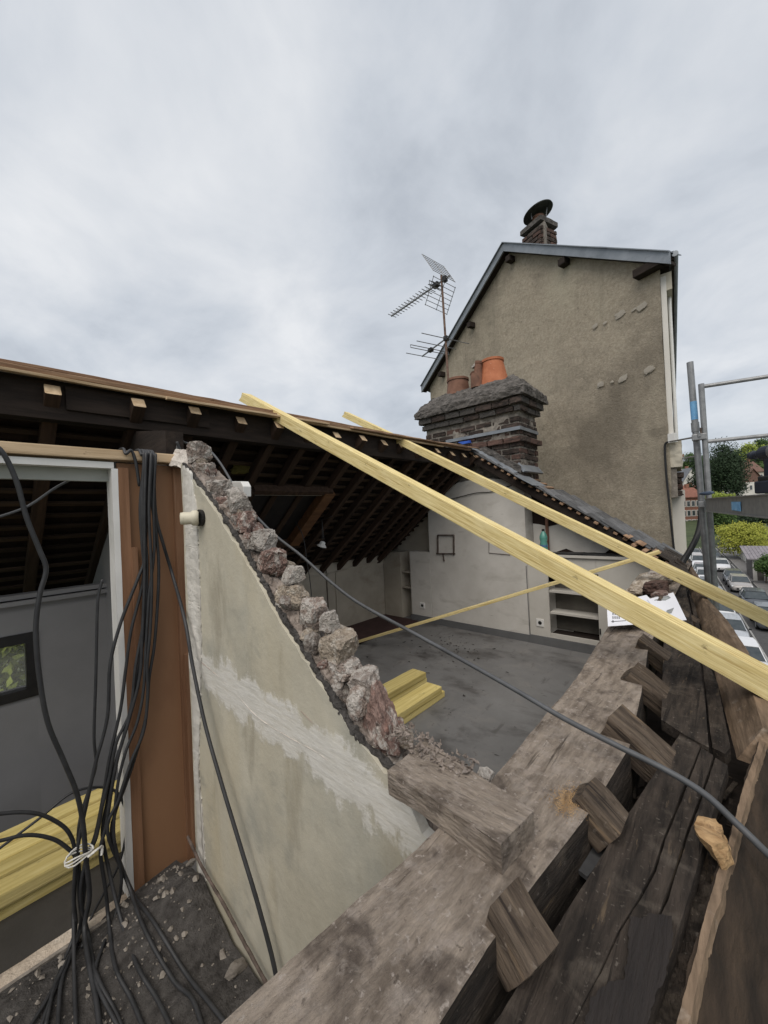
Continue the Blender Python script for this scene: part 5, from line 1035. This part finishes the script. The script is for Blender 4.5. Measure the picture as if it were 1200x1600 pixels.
MB().lathe(V((cc.x, cc.y, cz1 + .32)), [(.01, .055), (.12, .045), (.225, .01), (.228, -.004), (.215, -.012), (.10, -.002), (.005, 0)], 28, (-.24, -.10, 1), close=False).build('cowl', mat('mossy_dark_metal', (.022, .024, .020), (.05, .053, .045), 9, 6, bump=.3), nh, smooth=True)
# service wires and insulator on the neighbour
wb = thing('insulator_box', 'white insulator box on the corner of the roughcast gable', 'box', PR + V((0, 0, 2.2)))
MB().obox(PR + gn * .03 + FN * .05 + V((0, 0, 2.24)), gd * .035, gn * .03, V((0, 0, .05))).build('box_body', M_WPAINT, wb, bev=.005)
pts = [ong(x, y, .03) for x, y in ((1047, 690), (1040, 693), (1039, 705), (1041, 740), (1045, 780), (1049, 820), (1054, 865), (1058, 890))]
tag(MB().tube(spline(pts, 5), .011, 7).build('service_cable', M_BLACK), 'black service cable running down the edge of the roughcast gable', 'cable')

# ------------------------------------------------------------------ scaffold
sf_ = thing('scaffold', 'galvanised steel scaffold with guard rails and deck beside the facade', 'scaffold', ond(1107, 910, 3.3))
t0, t1 = ond(1078, 566, 3.3), ond(1107, 912, 3.3); dn = (t1 - t0).normalized()
MB().tube([t0, t0 + dn * 10.4], .0242, 14).build('standard', M_STEEL, sf_)
MB().tube([t0 + dn * .52, t0 + dn * .60], .029, 14).build('spigot_joint', M_STEEL, sf_)
st_ = MB().lathe(t0 + dn * .34, [(.0248, 0), (.0250, .001), (.0250, .155), (.0248, .156)], 18, dn, close=False).build('sticker', M_BLUE, sf_)
g0_, g1_ = ond(1095.5, 600, 3.22), ond(1109, 800, 3.22); gdn = (g1_ - g0_).normalized()
MB().tube([g0_, g0_ + gdn * 1.9], .021, 12).build('guard_post', M_STEEL, sf_)
gx = V((.97, .25, 0)).normalized()
for py in (604, 690):
    p = ond(1098 if py < 650 else 1104, py, 3.22); MB().tube([p, p + gx * 1.6], .0165, 10).build('guard_rail', M_STEEL, sf_)
def clamp(px, py, d):
    p = ond(px, py, d); o = MB().obox(p, V((.05, 0, 0)), V((0, .028, 0)), V((0, 0, .026))).build('coupler', M_STEEL, sf_, bev=.006)
    MB().lathe(p + V((.0, -.03, .0)), [(.012, 0), (.012, .03)], 6, (0, 0, 1)).build('bolt', M_STEEL, o)
    MB().tube([p + V((.01, -.02, .02)), p + V((.012, -.02, .075))], .007, 6).build('bolt', M_RUST, o)
clamp(1093, 683, 3.24); clamp(1103, 788, 3.24)
me = stone_mesh('cap', 2, .2, 3, .05, 1); me.materials.append(mat('blue_grey_plastic', (.05, .07, .11), (.07, .095, .14), 9, 3, rough=.5, bump=.1)); inst('wedge_cap', me, sf_, Matrix.Translation(ond(1106, 771, 3.15)) @ Matrix.Diagonal((.05, .03, .018, 1)))
# deck running along the facade towards the camera
da, db = V((-.185, 4.16, 0)), V((.285, 1.3, 0)); dd = (db - da).normalized(); dn_ = V((-dd.y, dd.x, 0)); dn_ = dn_ if dn_.x > 0 else -dn_
MB().prism([da + V((0, 0, 1.462)), db + V((0, 0, 1.462)), db + V((0, 0, 1.562)), da + V((0, 0, 1.562))], dn_ * .03).build('deck_beam', mat('deck_alu', (.20, .205, .205), (.29, .295, .295), (3, 20, 20), 5, rough=.5, metal=.5, bump=.1, spots=[((.33, .32, .30), 9, .6, .75, .4)]), sf_)
for zz in (1.459, 1.562): MB().prism([da + V((0, 0, zz)) - dn_ * .012, db + V((0, 0, zz)) - dn_ * .012, db + V((0, 0, zz + .006)) - dn_ * .012, da + V((0, 0, zz + .006)) - dn_ * .012], dn_ * .06).build('beam_flange', M_STEEL, sf_)
MB().prism([da + V((0, 0, 1.535)) + dn_ * .05, db + V((0, 0, 1.535)) + dn_ * .05, db + dn_ * .65 + V((0, 0, 1.535)), da + dn_ * .65 + V((0, 0, 1.535))], (0, 0, .02)).build('deck_board', M_STEEL, sf_)
a, b = [da + dd * t for t in (.80, .98)]
p0 = ond(1143, 783, 1); 
def ondk(x, y):
    d = ray(x, y); n = dn_; return CAM + d * ((da - dn_ * .003 - CAM).dot(n) / d.dot(n))
MB().prism([ondk(1143, 784), ondk(1157, 784), ondk(1158, 799), ondk(1144, 797)], -dn_ * .002).build('sticker', M_BLUE, sf_)
tag(MB().tube([ond(1047, 690, 3.9), ond(1086, 683, 3.3)], .008, 7).build('tie_rod', M_STEEL), 'upper thin tie rod between neighbour corner and scaffold pole', 'rod', 'scaffold ties')
tag(MB().tube([ond(1066, 716, 4.2), ond(1086, 713, 3.35)], .007, 7).build('tie_rod', M_STEEL), 'lower thin tie rod between broken cornice and scaffold pole', 'rod', 'scaffold ties')
tag(MB().tube(spline([ond(x, y, d) for x, y, d in ((1097, 770, 3.45), (1095, 812, 3.45), (1089, 838, 3.4), (1078, 860, 3.35), (1066, 880, 3.3), (1062, 900, 3.3))], 6), .023, 12).build('black_hose', M_BLACK, smooth=True), 'thick black hose curving down from the scaffold pole to the eaves', 'hose')
# cordless drill standing on the deck
dr = thing('cordless_drill', 'dark blue cordless drill standing on its battery on the scaffold deck', 'drill', ond(1188, 777, 1.9))
M_DRB = mat('drill_blue_black', (.012, .016, .026), (.024, .03, .045), 8, 4, rough=.5, bump=.1)
dx = V((-.55, .83, 0)); dyv = V((.83, .55, 0)); dc = ondk(1186, 775) + dn_ * .045; dc.z = 1.566
B = lambda f, s, u: dc + dx * f + dyv * s + V((0, 0, u))
MB().obox(B(.0, 0, .035), dx * .055, dyv * .036, V((0, 0, .03))).build('battery', M_DRB, dr, bev=.008)
MB().obox(B(.056, 0, .035), dx * .002, dyv * .024, V((0, 0, .012))).build('battery_badge', M_STEEL, dr, bev=.001)
MB().obox(B(-.005, 0, .075), dx * .045, dyv * .03, V((0, 0, .012))).build('handle_foot', M_BLACK, dr, bev=.006)
mb = MB(); mb.prism([B(-.03, -.02, .08), B(.02, -.02, .08), B(.012, -.02, .17), B(-.045, -.02, .17)], dyv * .04); mb.build('handle', M_DRB, dr, bev=.008)
MB().lathe(B(-.075, 0, .195), [(.02, 0), (.032, .01), (.034, .06), (.033, .11), (.025, .125), (.018, .13), (.018, .16), (.022, .165), (.018, .19), (.008, .2)], 18, dx).build('motor_body', M_DRB, dr, smooth=False)
MB().lathe(B(-.072, 0, .195), [(.021, 0), (.035, .02), (.0355, .05), (.035, .05)], 18, dx, close=False).build('grey_shell', M_STEEL, dr, smooth=True)
MB().obox(B(.022, 0, .155), dx * .008, dyv * .01, V((0, 0, .014))).build('trigger', M_BLACK, dr, bev=.003)

# ------------------------------------------------------------------ street, ground, cars, gardens, far houses
ZS = -7.9
SD = V((-.098, .995, 0)).normalized(); SN = V((SD.y, -SD.x, 0)); SO = V((.05, 0, 0))
def stp(off, y, z=ZS): return SO + SD * (y / SD.y) + SN * off + V((0, 0, z))
def hill(x, y):
    a = min(1, max(0, (y - 95) / 260)); a = a * a * (3 - 2 * a)
    return ZS - .06 + a * 30 + noise.noise(V((x * .02, y * .02, 0))) * 2 * a
mb = MB(); xs = [-1500, -700, -300, -150, -80, -50, -30, -15, -5, 5, 15, 30, 50, 80, 150, 300, 700, 1500]; yy = [-900, -400, -150, -60, -20, 20, 50, 80, 95, 110, 125, 140, 160, 180, 200, 230, 260, 300, 360, 450, 700, 1200, 2200]
for x in xs:
    for y in yy: mb.v.append(V((x, y, hill(x, y))))
n = len(yy)
for i in range(len(xs) - 1):
    for j in range(n - 1): a = i * n + j; mb.f.append([a, a + n, a + n + 1, a + 1])
tag(mb.build('ground', M_GRASS, smooth=True), kind='structure')
def strip(name, o0, o1, z, y0, y1, m, kind='structure', **k):
    o = MB().prism([stp(o0, y0, z), stp(o1, y0, z), stp(o1, y1, z), stp(o0, y1, z)], (0, 0, -.05 if name != 'kerb' else -.15)).build(name, m, **k)
    if kind: tag(o, kind=kind)
    return o
strip('road', 1.55, 6.75, ZS, -40, 150, M_ASPH)
strip('pavement', .06, 1.42, ZS + .12, -40, 150, M_PAVE); strip('pavement', 6.88, 8.3, ZS + .12, -40, 150, M_PAVE)
strip('kerb', 1.42, 1.55, ZS + .125, -40, 150, M_KERB); strip('kerb', 6.75, 6.88, ZS + .125, -40, 150, M_KERB)
rl_ = strip('road_marking', 3.98, 4.08, ZS + .054, 20, 150, M_LINE)
strip('road_marking', 6.45, 6.53, ZS + .054, 20, 150, M_LINE)

def car_meshes():
    """hatchback facing -Y: front at y = 0, length 4.1, width 1.76"""
    W = .88
    st = [(0, .62, .30, .58), (.10, .76, .22, .70), (.45, .84, .20, .80), (1.0, .87, .20, .90), (1.35, .88, .20, .96), (2.4, .88, .20, .99), (3.4, .87, .20, 1.0), (3.9, .84, .24, .98), (4.08, .74, .34, .90)]
    body = MB(); k = 0
    prof = lambda w, b, t: [(-w * .90, b), (-w, b + (t - b) * .35), (-w * .985, b + (t - b) * .75), (-w * .90, t - .01), (-w * .5, t + .03), (0, t + .04), (w * .5, t + .03), (w * .90, t - .01), (w * .985, b + (t - b) * .75), (w, b + (t - b) * .35), (w * .90, b)]
    np_ = 11; vs = []
    for y, w, b, t in st: vs += [V((x, y, z)) for x, z in prof(w, b, t)]
    fs = [list(range(np_)), list(range(len(vs) - 1, len(vs) - np_ - 1, -1))]
    for i in range(len(st) - 1):
        for j in range(np_ - 1): a = i * np_ + j; fs.append((a, a + 1, a + 1 + np_, a + np_))
        fs.append((i * np_ + np_ - 1, i * np_, (i + 1) * np_, (i + 1) * np_ + np_ - 1))
    body.add(vs, fs)
    # greenhouse
    gb_ = [(1.12, .74), (1.9, .80), (3.3, .79), (3.95, .70)]; gt_ = [(1.85, .585), (2.3, .62), (3.2, .61), (3.55, .55)]
    gh = MB(); v2 = []
    for (yb, wb_), (yt, wt_) in zip(gb_, gt_): v2 += [V((-wb_, yb, .97)), V((wb_, yb, .97)), V((-wt_, yt, 1.42)), V((wt_, yt, 1.42))]
    f2 = [(0, 1, 3, 2), (12, 14, 15, 13)]
    for i in range(3): a = i * 4; f2 += [(a, a + 2, a + 6, a + 4), (a + 1, a + 5, a + 7, a + 3), (a + 2, a + 3, a + 7, a + 6)]
    gh.add(v2, f2)
    roof = MB(); roof.prism([V((x, y, 1.415)) for x, y in [(-.59, 1.83), (.59, 1.83), (.635, 2.3), (.625, 3.2), (.56, 3.6), (-.56, 3.6), (-.625, 3.2), (-.635, 2.3)]], (0, 0, .045))
    pil = MB()
    for s in (-1, 1):
        for (yb, wb_), (yt, wt_), wd in ((gb_[0], gt_[0], .05), ((2.45, .80), (2.5, .62), .05), (gb_[3], gt_[3], .10)):
            pil.bar((s * (wb_ + .006), yb, .95), (s * (wt_ + .006), yt, 1.43), wd, .035, (s, 0, 0))
    wheel = MB(); wheel.lathe((0, 0, 0), [(.20, -.09), (.30, -.10), (.315, -.06), (.315, .06), (.30, .10), (.20, .09)], 18, (1, 0, 0))
    rim = MB(); rim.lathe((0, 0, 0), [(.02, -.102), (.20, -.095), (.21, -.06), (.21, .06), (.20, .095), (.02, .102)], 14, (1, 0, 0))
    hl = MB(); hl.add([(.50, .04, .60), (.78, .17, .62), (.79, .24, .76), (.56, .09, .70), (.50, .10, .60), (.78, .24, .62), (.79, .32, .76), (.56, .16, .70)], [(0, 1, 2, 3), (7, 6, 5, 4), (0, 4, 5, 1), (1, 5, 6, 2), (2, 6, 7, 3), (3, 7, 4, 0)])
    hr = MB(); hr.add([V((-v.x, v.y, v.z)) for v in hl.v], hl.f)
    gr = MB().box(-.45, .45, -.012, .05, .36, .52); pl = MB().box(-.26, .26, -.03, .0, .40, .50); bu = MB().box(-.74, .74, .035, .1, .24, .33)
    mi = MB().obox((.95, 1.45, 1.0), (.07, 0, 0), (0, .05, 0), (0, 0, .05)); mj = MB().obox((-.95, 1.45, 1.0), (.07, 0, 0), (0, .05, 0), (0, 0, .05))
    I = Matrix.Identity(4)
    R_ = {'body': body.mesh('car_body', I, bev=0, smooth=True), 'glass': gh.mesh('windows', I, bev=.03), 'roof_panel': roof.mesh('roof_panel', I, bev=.02), 'pillars': pil.mesh('pillars', I),
          'wheel': wheel.mesh('wheel', I), 'rim': rim.mesh('rim', I), 'hl': hl.mesh('headlight', I, bev=.008), 'hr': hr.mesh('headlight', I, bev=.008), 'grille': gr.mesh('grille', I), 'plate': pl.mesh('number_plate', I), 'bumper': bu.mesh('bumper', I, bev=.01), 'mi': mi.mesh('mirror', I, bev=.015), 'mj': mj.mesh('mirror', I, bev=.015)}
    for k_, m in (('glass', M_GLASS), ('wheel', M_TYRE), ('rim', M_RIM), ('hl', M_LAMP), ('hr', M_LAMP), ('grille', M_BLACK), ('plate', M_PLATEN), ('bumper', M_BLACK), ('mi', M_BLACK), ('mj', M_BLACK)): R_[k_].materials.append(m)
    return R_
CM = car_meshes(); PAINTED = {}
def car(off, y, col, label, sc=(1, 1, 1), group=None):
    key = tuple(col)
    if key not in PAINTED:
        pm = paint('car_paint_%d' % len(PAINTED), col); d = {}
        for k_ in ('body', 'roof_panel', 'pillars'):
            me = CM[k_].copy(); me.materials.append(pm); d[k_] = me
        PAINTED[key] = d
    ang = math.atan2(-SD.x, SD.y)
    t = thing('parked_car', label, 'car', group=group, M=Matrix.Translation(stp(off, y)) @ Matrix.Rotation(ang, 4, 'Z'))
    B_ = MW[t.name] @ Matrix.Diagonal((*sc, 1))
    for k_ in ('body', 'roof_panel', 'pillars'): inst({'body': 'car_body'}.get(k_, k_), PAINTED[key][k_], t, B_)
    inst('windows', CM['glass'], t, B_)
    for x in (-.78, .78):
        for yw in (.78, 3.3):
            w = inst('wheel', CM['wheel'], t, B_ @ Matrix.Translation((x, yw, .315))); inst('rim', CM['rim'], w, B_ @ Matrix.Translation((x, yw, .315)))
    for k_, nm in (('hl', 'headlight'), ('hr', 'headlight'), ('grille', 'grille'), ('plate', 'number_plate'), ('bumper', 'bumper'), ('mi', 'mirror'), ('mj', 'mirror')): inst(nm, CM[k_], t, B_)
    return t
WHT, SIL, GRY, DGR, BLK, BEI = (.62, .63, .65), (.36, .38, .41), (.19, .205, .225), (.075, .082, .095), (.022, .026, .034), (.30, .285, .275)
G1, G2 = 'cars parked along the facade side of the street', 'cars along the garden side of the street'
for off, y, c, lb, s in ((2.75, 26.3, WHT, 'big white car directly below the gutter board and yellow rafters', (1.02, 1, 1.04)), (2.7, 32.2, SIL, 'silver car parked right behind the big white car', (1, 1, 1.03)), (2.65, 37.6, WHT, 'white car half hidden by the thinner yellow rafter', (1, 1, 1)),
                         (2.65, 43.2, SIL, 'silver car just above the thinner yellow rafter, beside the pole', (1, 1.03, 1)), (2.6, 49.0, GRY, 'grey car beside the scaffold pole, second above the thinner yellow rafter', (1, 1, .98)), (2.6, 55.0, WHT, 'white car partly behind the scaffold pole', (1, 1, 1.1)),
                         (2.6, 60.8, SIL, 'silver car seen between scaffold pole and gutter board', (1, 1, 1)), (2.6, 66.8, WHT, 'white van-like car beyond the hose end', (1.03, 1.1, 1.3)), (2.6, 73.2, WHT, 'small white car far up the facade side, before the last grey one', (1, 1, 1)), (2.6, 79.5, GRY, 'last grey car visible up the facade side', (1, 1, 1))):
    car(off, y, c, lb, s, G1)
for off, y, c, lb, s in ((5.35, 43.2, BLK, 'black car with white number plate at the picture edge', (1.04, 1.06, 1.02)), (5.25, 51.8, BEI, 'beige-grey car in front of a dark one across the street', (1, 1, 1)), (5.2, 55.8, DGR, 'dark grey car close behind the beige-grey car', (1, 1, 1)), (4.9, 66.2, WHT, 'white car standing alone mid-street, facing the house', (1.02, 1, 1)),
                         (4.75, 75.5, DGR, 'dark car with open-looking roof behind the lone white car', (1, 1, 1)), (4.9, 82.5, SIL, 'silver car behind the dark one on the garden side', (1, 1, 1)), (4.95, 90, GRY, 'grey car farthest up the garden side', (1, 1, 1)), (5.3, 37.3, DGR, 'dark car cut by the picture edge below the thick yellow rafter', (1, 1, 1))):
    car(off, y, c, lb, s, G2)

# foliage
def crown(name, parent, m, c, rx, ry, rz, n, leaf, seed, clumps=26, ragged=.5, base=0):
    r = random.Random(seed); mb = MB(); cl = []
    for _ in range(clumps):
        d = V((r.gauss(0, 1), r.gauss(0, 1), r.gauss(0, 1))).normalized() * r.uniform(.25, 1) ** .6
        cl.append((V((d.x * rx * .8, d.y * ry * .8, d.z * rz * .8)), r.uniform(.22, .42)))
    for _ in range(n):
        cc_, cr = r.choice(cl); d = V((r.gauss(0, 1), r.gauss(0, 1), r.gauss(0, 1))).normalized() * r.uniform(.5, 1.0 + ragged * r.random())
        p = V(c) + cc_ + V((d.x * rx * cr, d.y * ry * cr, d.z * rz * cr))
        a = V((r.gauss(0, 1), r.gauss(0, 1), r.gauss(0, 1))).normalized(); b = a.orthogonal().normalized(); s = leaf * r.uniform(.6, 1.4)
        mb.add([p - a * s - b * s * .4, p + a * s * .2 - b * s * .6, p + a * s, p - a * s * .1 + b * s * .6], [(0, 1, 2, 3)])
    return mb.build(name, m, parent, recalc=False)
def tree(name, label, m, px, py_base, py_top, d, wpx, n, leaf, seed, cat='tree', shape=1.0, trunk=.25, clumps=26, group=None):
    b = ond(px, py_base, d); t_ = ond(px, py_top, d); h = t_.z - b.z; r = wpx / FPX * d / 2
    gzv = ZS if d < 75 else hill(b.x, b.y); gzv = min(gzv, b.z)
    t = thing(name, label, cat, (b.x, b.y, gzv), group)
    MB().tube([V((b.x, b.y, gzv - .3)), V((b.x + .1, b.y, (gzv + t_.z) / 2)), V((b.x, b.y, t_.z - h * .12))], [trunk, trunk * .6, trunk * .15], 8).build('trunk', M_BARK, t)
    for k in range(5):
        q = k * 1.3; z = gzv + (t_.z - gzv) * (.4 + .09 * k)
        MB().tube([V((b.x, b.y, z)), V((b.x + math.cos(q) * r * .6, b.y + math.sin(q) * r * .6, z + h * .16))], [trunk * .35, trunk * .08], 5).build('limb', M_BARK, t)
    crown('crown', t, m, (b.x, b.y, (b.z + t_.z) / 2), r, r * shape, h / 2, n, leaf, seed, clumps)
    return t
tree('conifer_tree', 'big dark evergreen tree behind the scaffold guard rail', M_LF1, 1134, 790, 693, 105, 66, 15000, .22, 1, clumps=60)
tree('conifer_tree', 'dark evergreen between the scaffold poles', M_LF1, 1094, 790, 708, 125, 34, 5000, .26, 2, clumps=30)
tree('leafy_tree', 'bright lime-green tree on the hill above the scaffold drill', M_LF2, 1177, 722, 690, 165, 44, 4200, .32, 3)
tree('leafy_tree', 'dark green tree on the hill crest at the picture edge', M_LF3, 1192, 715, 683, 185, 42, 4200, .36, 4)
tree('leafy_tree', 'dark tree filling the hillside behind the lime-green tree', M_LF1, 1160, 740, 694, 190, 60, 5200, .36, 5)
tree('leafy_tree', 'shadowy green tree below the scaffold deck', M_LF3, 1128, 842, 785, 78, 46, 5200, .20, 6)
tree('leafy_tree', 'dark green tree behind the bamboo under the deck', M_LF1, 1180, 830, 786, 80, 70, 5200, .22, 12)
tree('bamboo_clump', 'yellow-green bamboo clump over the garden wall', M_LF4, 1163, 872, 812, 60, 76, 14000, .12, 7, 'bamboo', clumps=50, trunk=.08)
tree('garden_bush', 'round green bush in front of the corrugated shed', M_LF3, 1196, 903, 868, 42, 34, 3200, .11, 8, 'bush', trunk=.06)
tree('garden_bush', 'small green bush at the foot of the dark evergreen', M_LF2, 1122, 785, 768, 92, 40, 2600, .16, 9, 'bush', trunk=.06)
tree('garden_tree', 'dark hillside tree seen left of the scaffold pole', M_LF3, 1082, 735, 706, 210, 30, 2400, .38, 10)
for i, (x, y, rr) in enumerate(((-7.2, -.5, 1.5), (-8.5, 1.8, 2.0))):
    t = thing('garden_hedge', ('speckled green hedge seen through the small window', 'taller green shrub beyond the hedge outside the small window')[i], 'hedge', (x, y, ZS))
    crown('foliage', t, (M_LF2, M_LF3)[i], (x, y, -.2), 1.2, 2.2, 1.4, 5000, .06, 20 + i, 40)
    MB().tube([V((x, y, ZS - .2)), V((x, y, -.6))], .12, 6).build('stem', M_BARK, t)
crown_hill = MB()
# wooded hillside as one mass
r = random.Random(5); mb = MB()
for _ in range(26000):
    y = r.uniform(230, 420); x = r.uniform(-.20 * y, .12 * y); z = hill(x, y) + r.uniform(0, 7)
    a = V((r.gauss(0, 1), r.gauss(0, 1), r.gauss(0, 1))).normalized(); b = a.orthogonal().normalized(); s = r.uniform(.5, 1.1); p = V((x, y, z))
    mb.add([p - a * s, p - b * s * .6, p + a * s, p + b * s * .6], [(0, 1, 2, 3)])
tag(mb.build('woods', M_LF3, recalc=False), 'wooded hillside far behind the street', 'woods', kind='stuff')
# garden wall, shed
gwall = thing('garden_wall', 'pale low garden wall with pillars along the street', 'wall', stp(8.3, 75))
MB().prism([stp(8.3, 46), stp(8.3, 122), stp(8.5, 122), stp(8.5, 46)], (0, 0, 1.2)).build('wall_panel', M_HWHITE, gwall)
MB().prism([stp(8.25, 46, ZS + 1.203), stp(8.25, 122, ZS + 1.203), stp(8.55, 122, ZS + 1.203), stp(8.55, 46, ZS + 1.203)], (0, 0, .08)).build('coping', M_KERB, gwall)
for k in range(16):
    MB().prism([stp(8.2, 48 + k * 4.6), stp(8.2, 48.45 + k * 4.6), stp(8.6, 48.45 + k * 4.6), stp(8.6, 48 + k * 4.6)], (0, 0, 1.75)).build('pillar', M_HWHITE, gwall)
sh = thing('garden_shed', 'small garden shed with purple-grey corrugated roof', 'shed', ond(1190, 905, 46))
s0 = on(1172, 908, 'z', ZS); 
def shp(a, b, z): return s0 + SN * a + SD * b + V((0, 0, z))
MB().prism([shp(.3, 0, 0), shp(6, 0, 0), shp(6, 5, 0), shp(.3, 5, 0)], (0, 0, 2.5)).build('shed_wall', mat('grey_shed_boards', (.085, .075, .07), (.14, .125, .115), 3, 6), sh)
for k in range(2): MB().prism([shp(.27 + k * .9, -.05, 0), shp(.62 + k * .9, -.05, 0), shp(.62 + k * .9, -.03, 0), shp(.27 + k * .9, -.03, 0)], (0, 0, 2.45)).build('door_post', M_HWHITE, sh)
for k in range(20):
    a0 = -.2 + k * .33; MB().prism([shp(a0, -.5, 2.55), shp(a0 + .3, -.5, 2.55), shp(a0 + .3, 5.4, 3.5), shp(a0, 5.4, 3.5)], (0, 0, .07)).build('roof_rib', M_CORR, sh)
MB().prism([shp(-.2, -.5, 2.5), shp(6.4, -.5, 2.5), shp(6.4, 5.4, 3.45), shp(-.2, 5.4, 3.45)], (0, 0, .05)).build('roof_sheet', M_CORR, sh)
# far houses
def house(label, px0, px1, py_eave, py_ridge, d, wm, rm, nw, rows, gable=False, deep=9, wc=M_HWHITE, name='distant_house', base=None):
    a = ond(px0, py_eave, d); b = ond(px1, py_eave, d); ax = b - a; ax.z = 0; w = ax.length; ax.normalize(); n = V((-ax.y, ax.x, 0)); n = n if n.dot(FWD) > 0 else -n
    zt = a.z; zr = ond((px0 + px1) / 2, py_ridge, d).z; zb = min(hill(a.x, a.y) - 1, zt - 4) if base is None else base
    t = thing(name, label, 'house', (a.x, a.y, zb)); a = V((a.x, a.y, 0))
    q = lambda s, dp, z: a + ax * s + n * dp + V((0, 0, z))
    MB().prism([q(0, 0, zb), q(w, 0, zb), q(w, deep, zb), q(0, deep, zb)], (0, 0, zt - zb)).build('wall', wm, t)
    if gable:
        MB().prism([q(0, 0, zt), q(w, 0, zt), q(w / 2, 0, zr)], n * deep).build('gable', wm, t)
        for s0_, s1_ in ((-.5, w / 2), (w + .5, w / 2)):
            MB().prism([q(s0_, -.4, zt - .3), q(s1_, -.4, zr + .1), q(s1_, deep, zr + .1), q(s0_, deep, zt - .3)], (0, 0, .25)).build('roof', rm, t)
    else:
        for d0, d1 in ((-.4, deep / 2), (deep + .4, deep / 2)):
            MB().prism([q(-.3, d0, zt - .1), q(w + .3, d0, zt - .1), q(w + .3, d1, zr), q(-.3, d1, zr)], (0, 0, .25)).build('roof', rm, t)
        for s in (.01, w - .01): MB().prism([q(s, 0, zt), q(s, deep, zt), q(s, deep / 2, zr - .1)], ax * .02).build('gable', wm, t)
    for i in range(nw):
        for j in range(rows):
            s = w * (i + .5) / nw; z = zt - 1.9 - j * 2.9
            f = MB().obox(q(s, -.02, z), ax * .62, n * .05, V((0, 0, .95))).build('window', wc, t); MB().obox(q(s, -.08, z), ax * .42, n * .03, V((0, 0, .75))).build('pane', M_GLASS, f)
    MB().obox(q(w * .75, deep * .5, zr + .4), ax * .5, n * .4, V((0, 0, 1.0))).build('chimney', M_HBRICK, t)
    return t
house('red brick terrace house with white window surrounds closing the street', 1064, 1101, 778, 762, 118, M_HBRICK, M_HROOFR, 5, 3)
house('white gabled house with slate roof up the hill', 1068, 1094, 752, 732, 160, M_HWHITE, M_HSLATE, 2, 2, True)
house('cream house wedged above the brick terrace', 1079, 1100, 768, 758, 140, M_HCREAM, M_HROOFR, 3, 1)
hb = house('brown-roofed gabled house on the hill beside the dark evergreen', 1160, 1194, 754, 733, 135, M_HWHITE, M_HROOF, 4, 1, True)
for c_ in hb.children:
    if c_.name.startswith('gable'): c_.data.materials[0] = M_HROOF
house('second brown-roofed house higher up with red gable', 1166, 1194, 738, 720, 150, M_HCREAM, M_HROOF, 3, 1)
house('slate-roofed house peeping above the red brick terrace', 1060, 1082, 722, 712, 230, M_HWHITE, M_HSLATE, 3, 1)
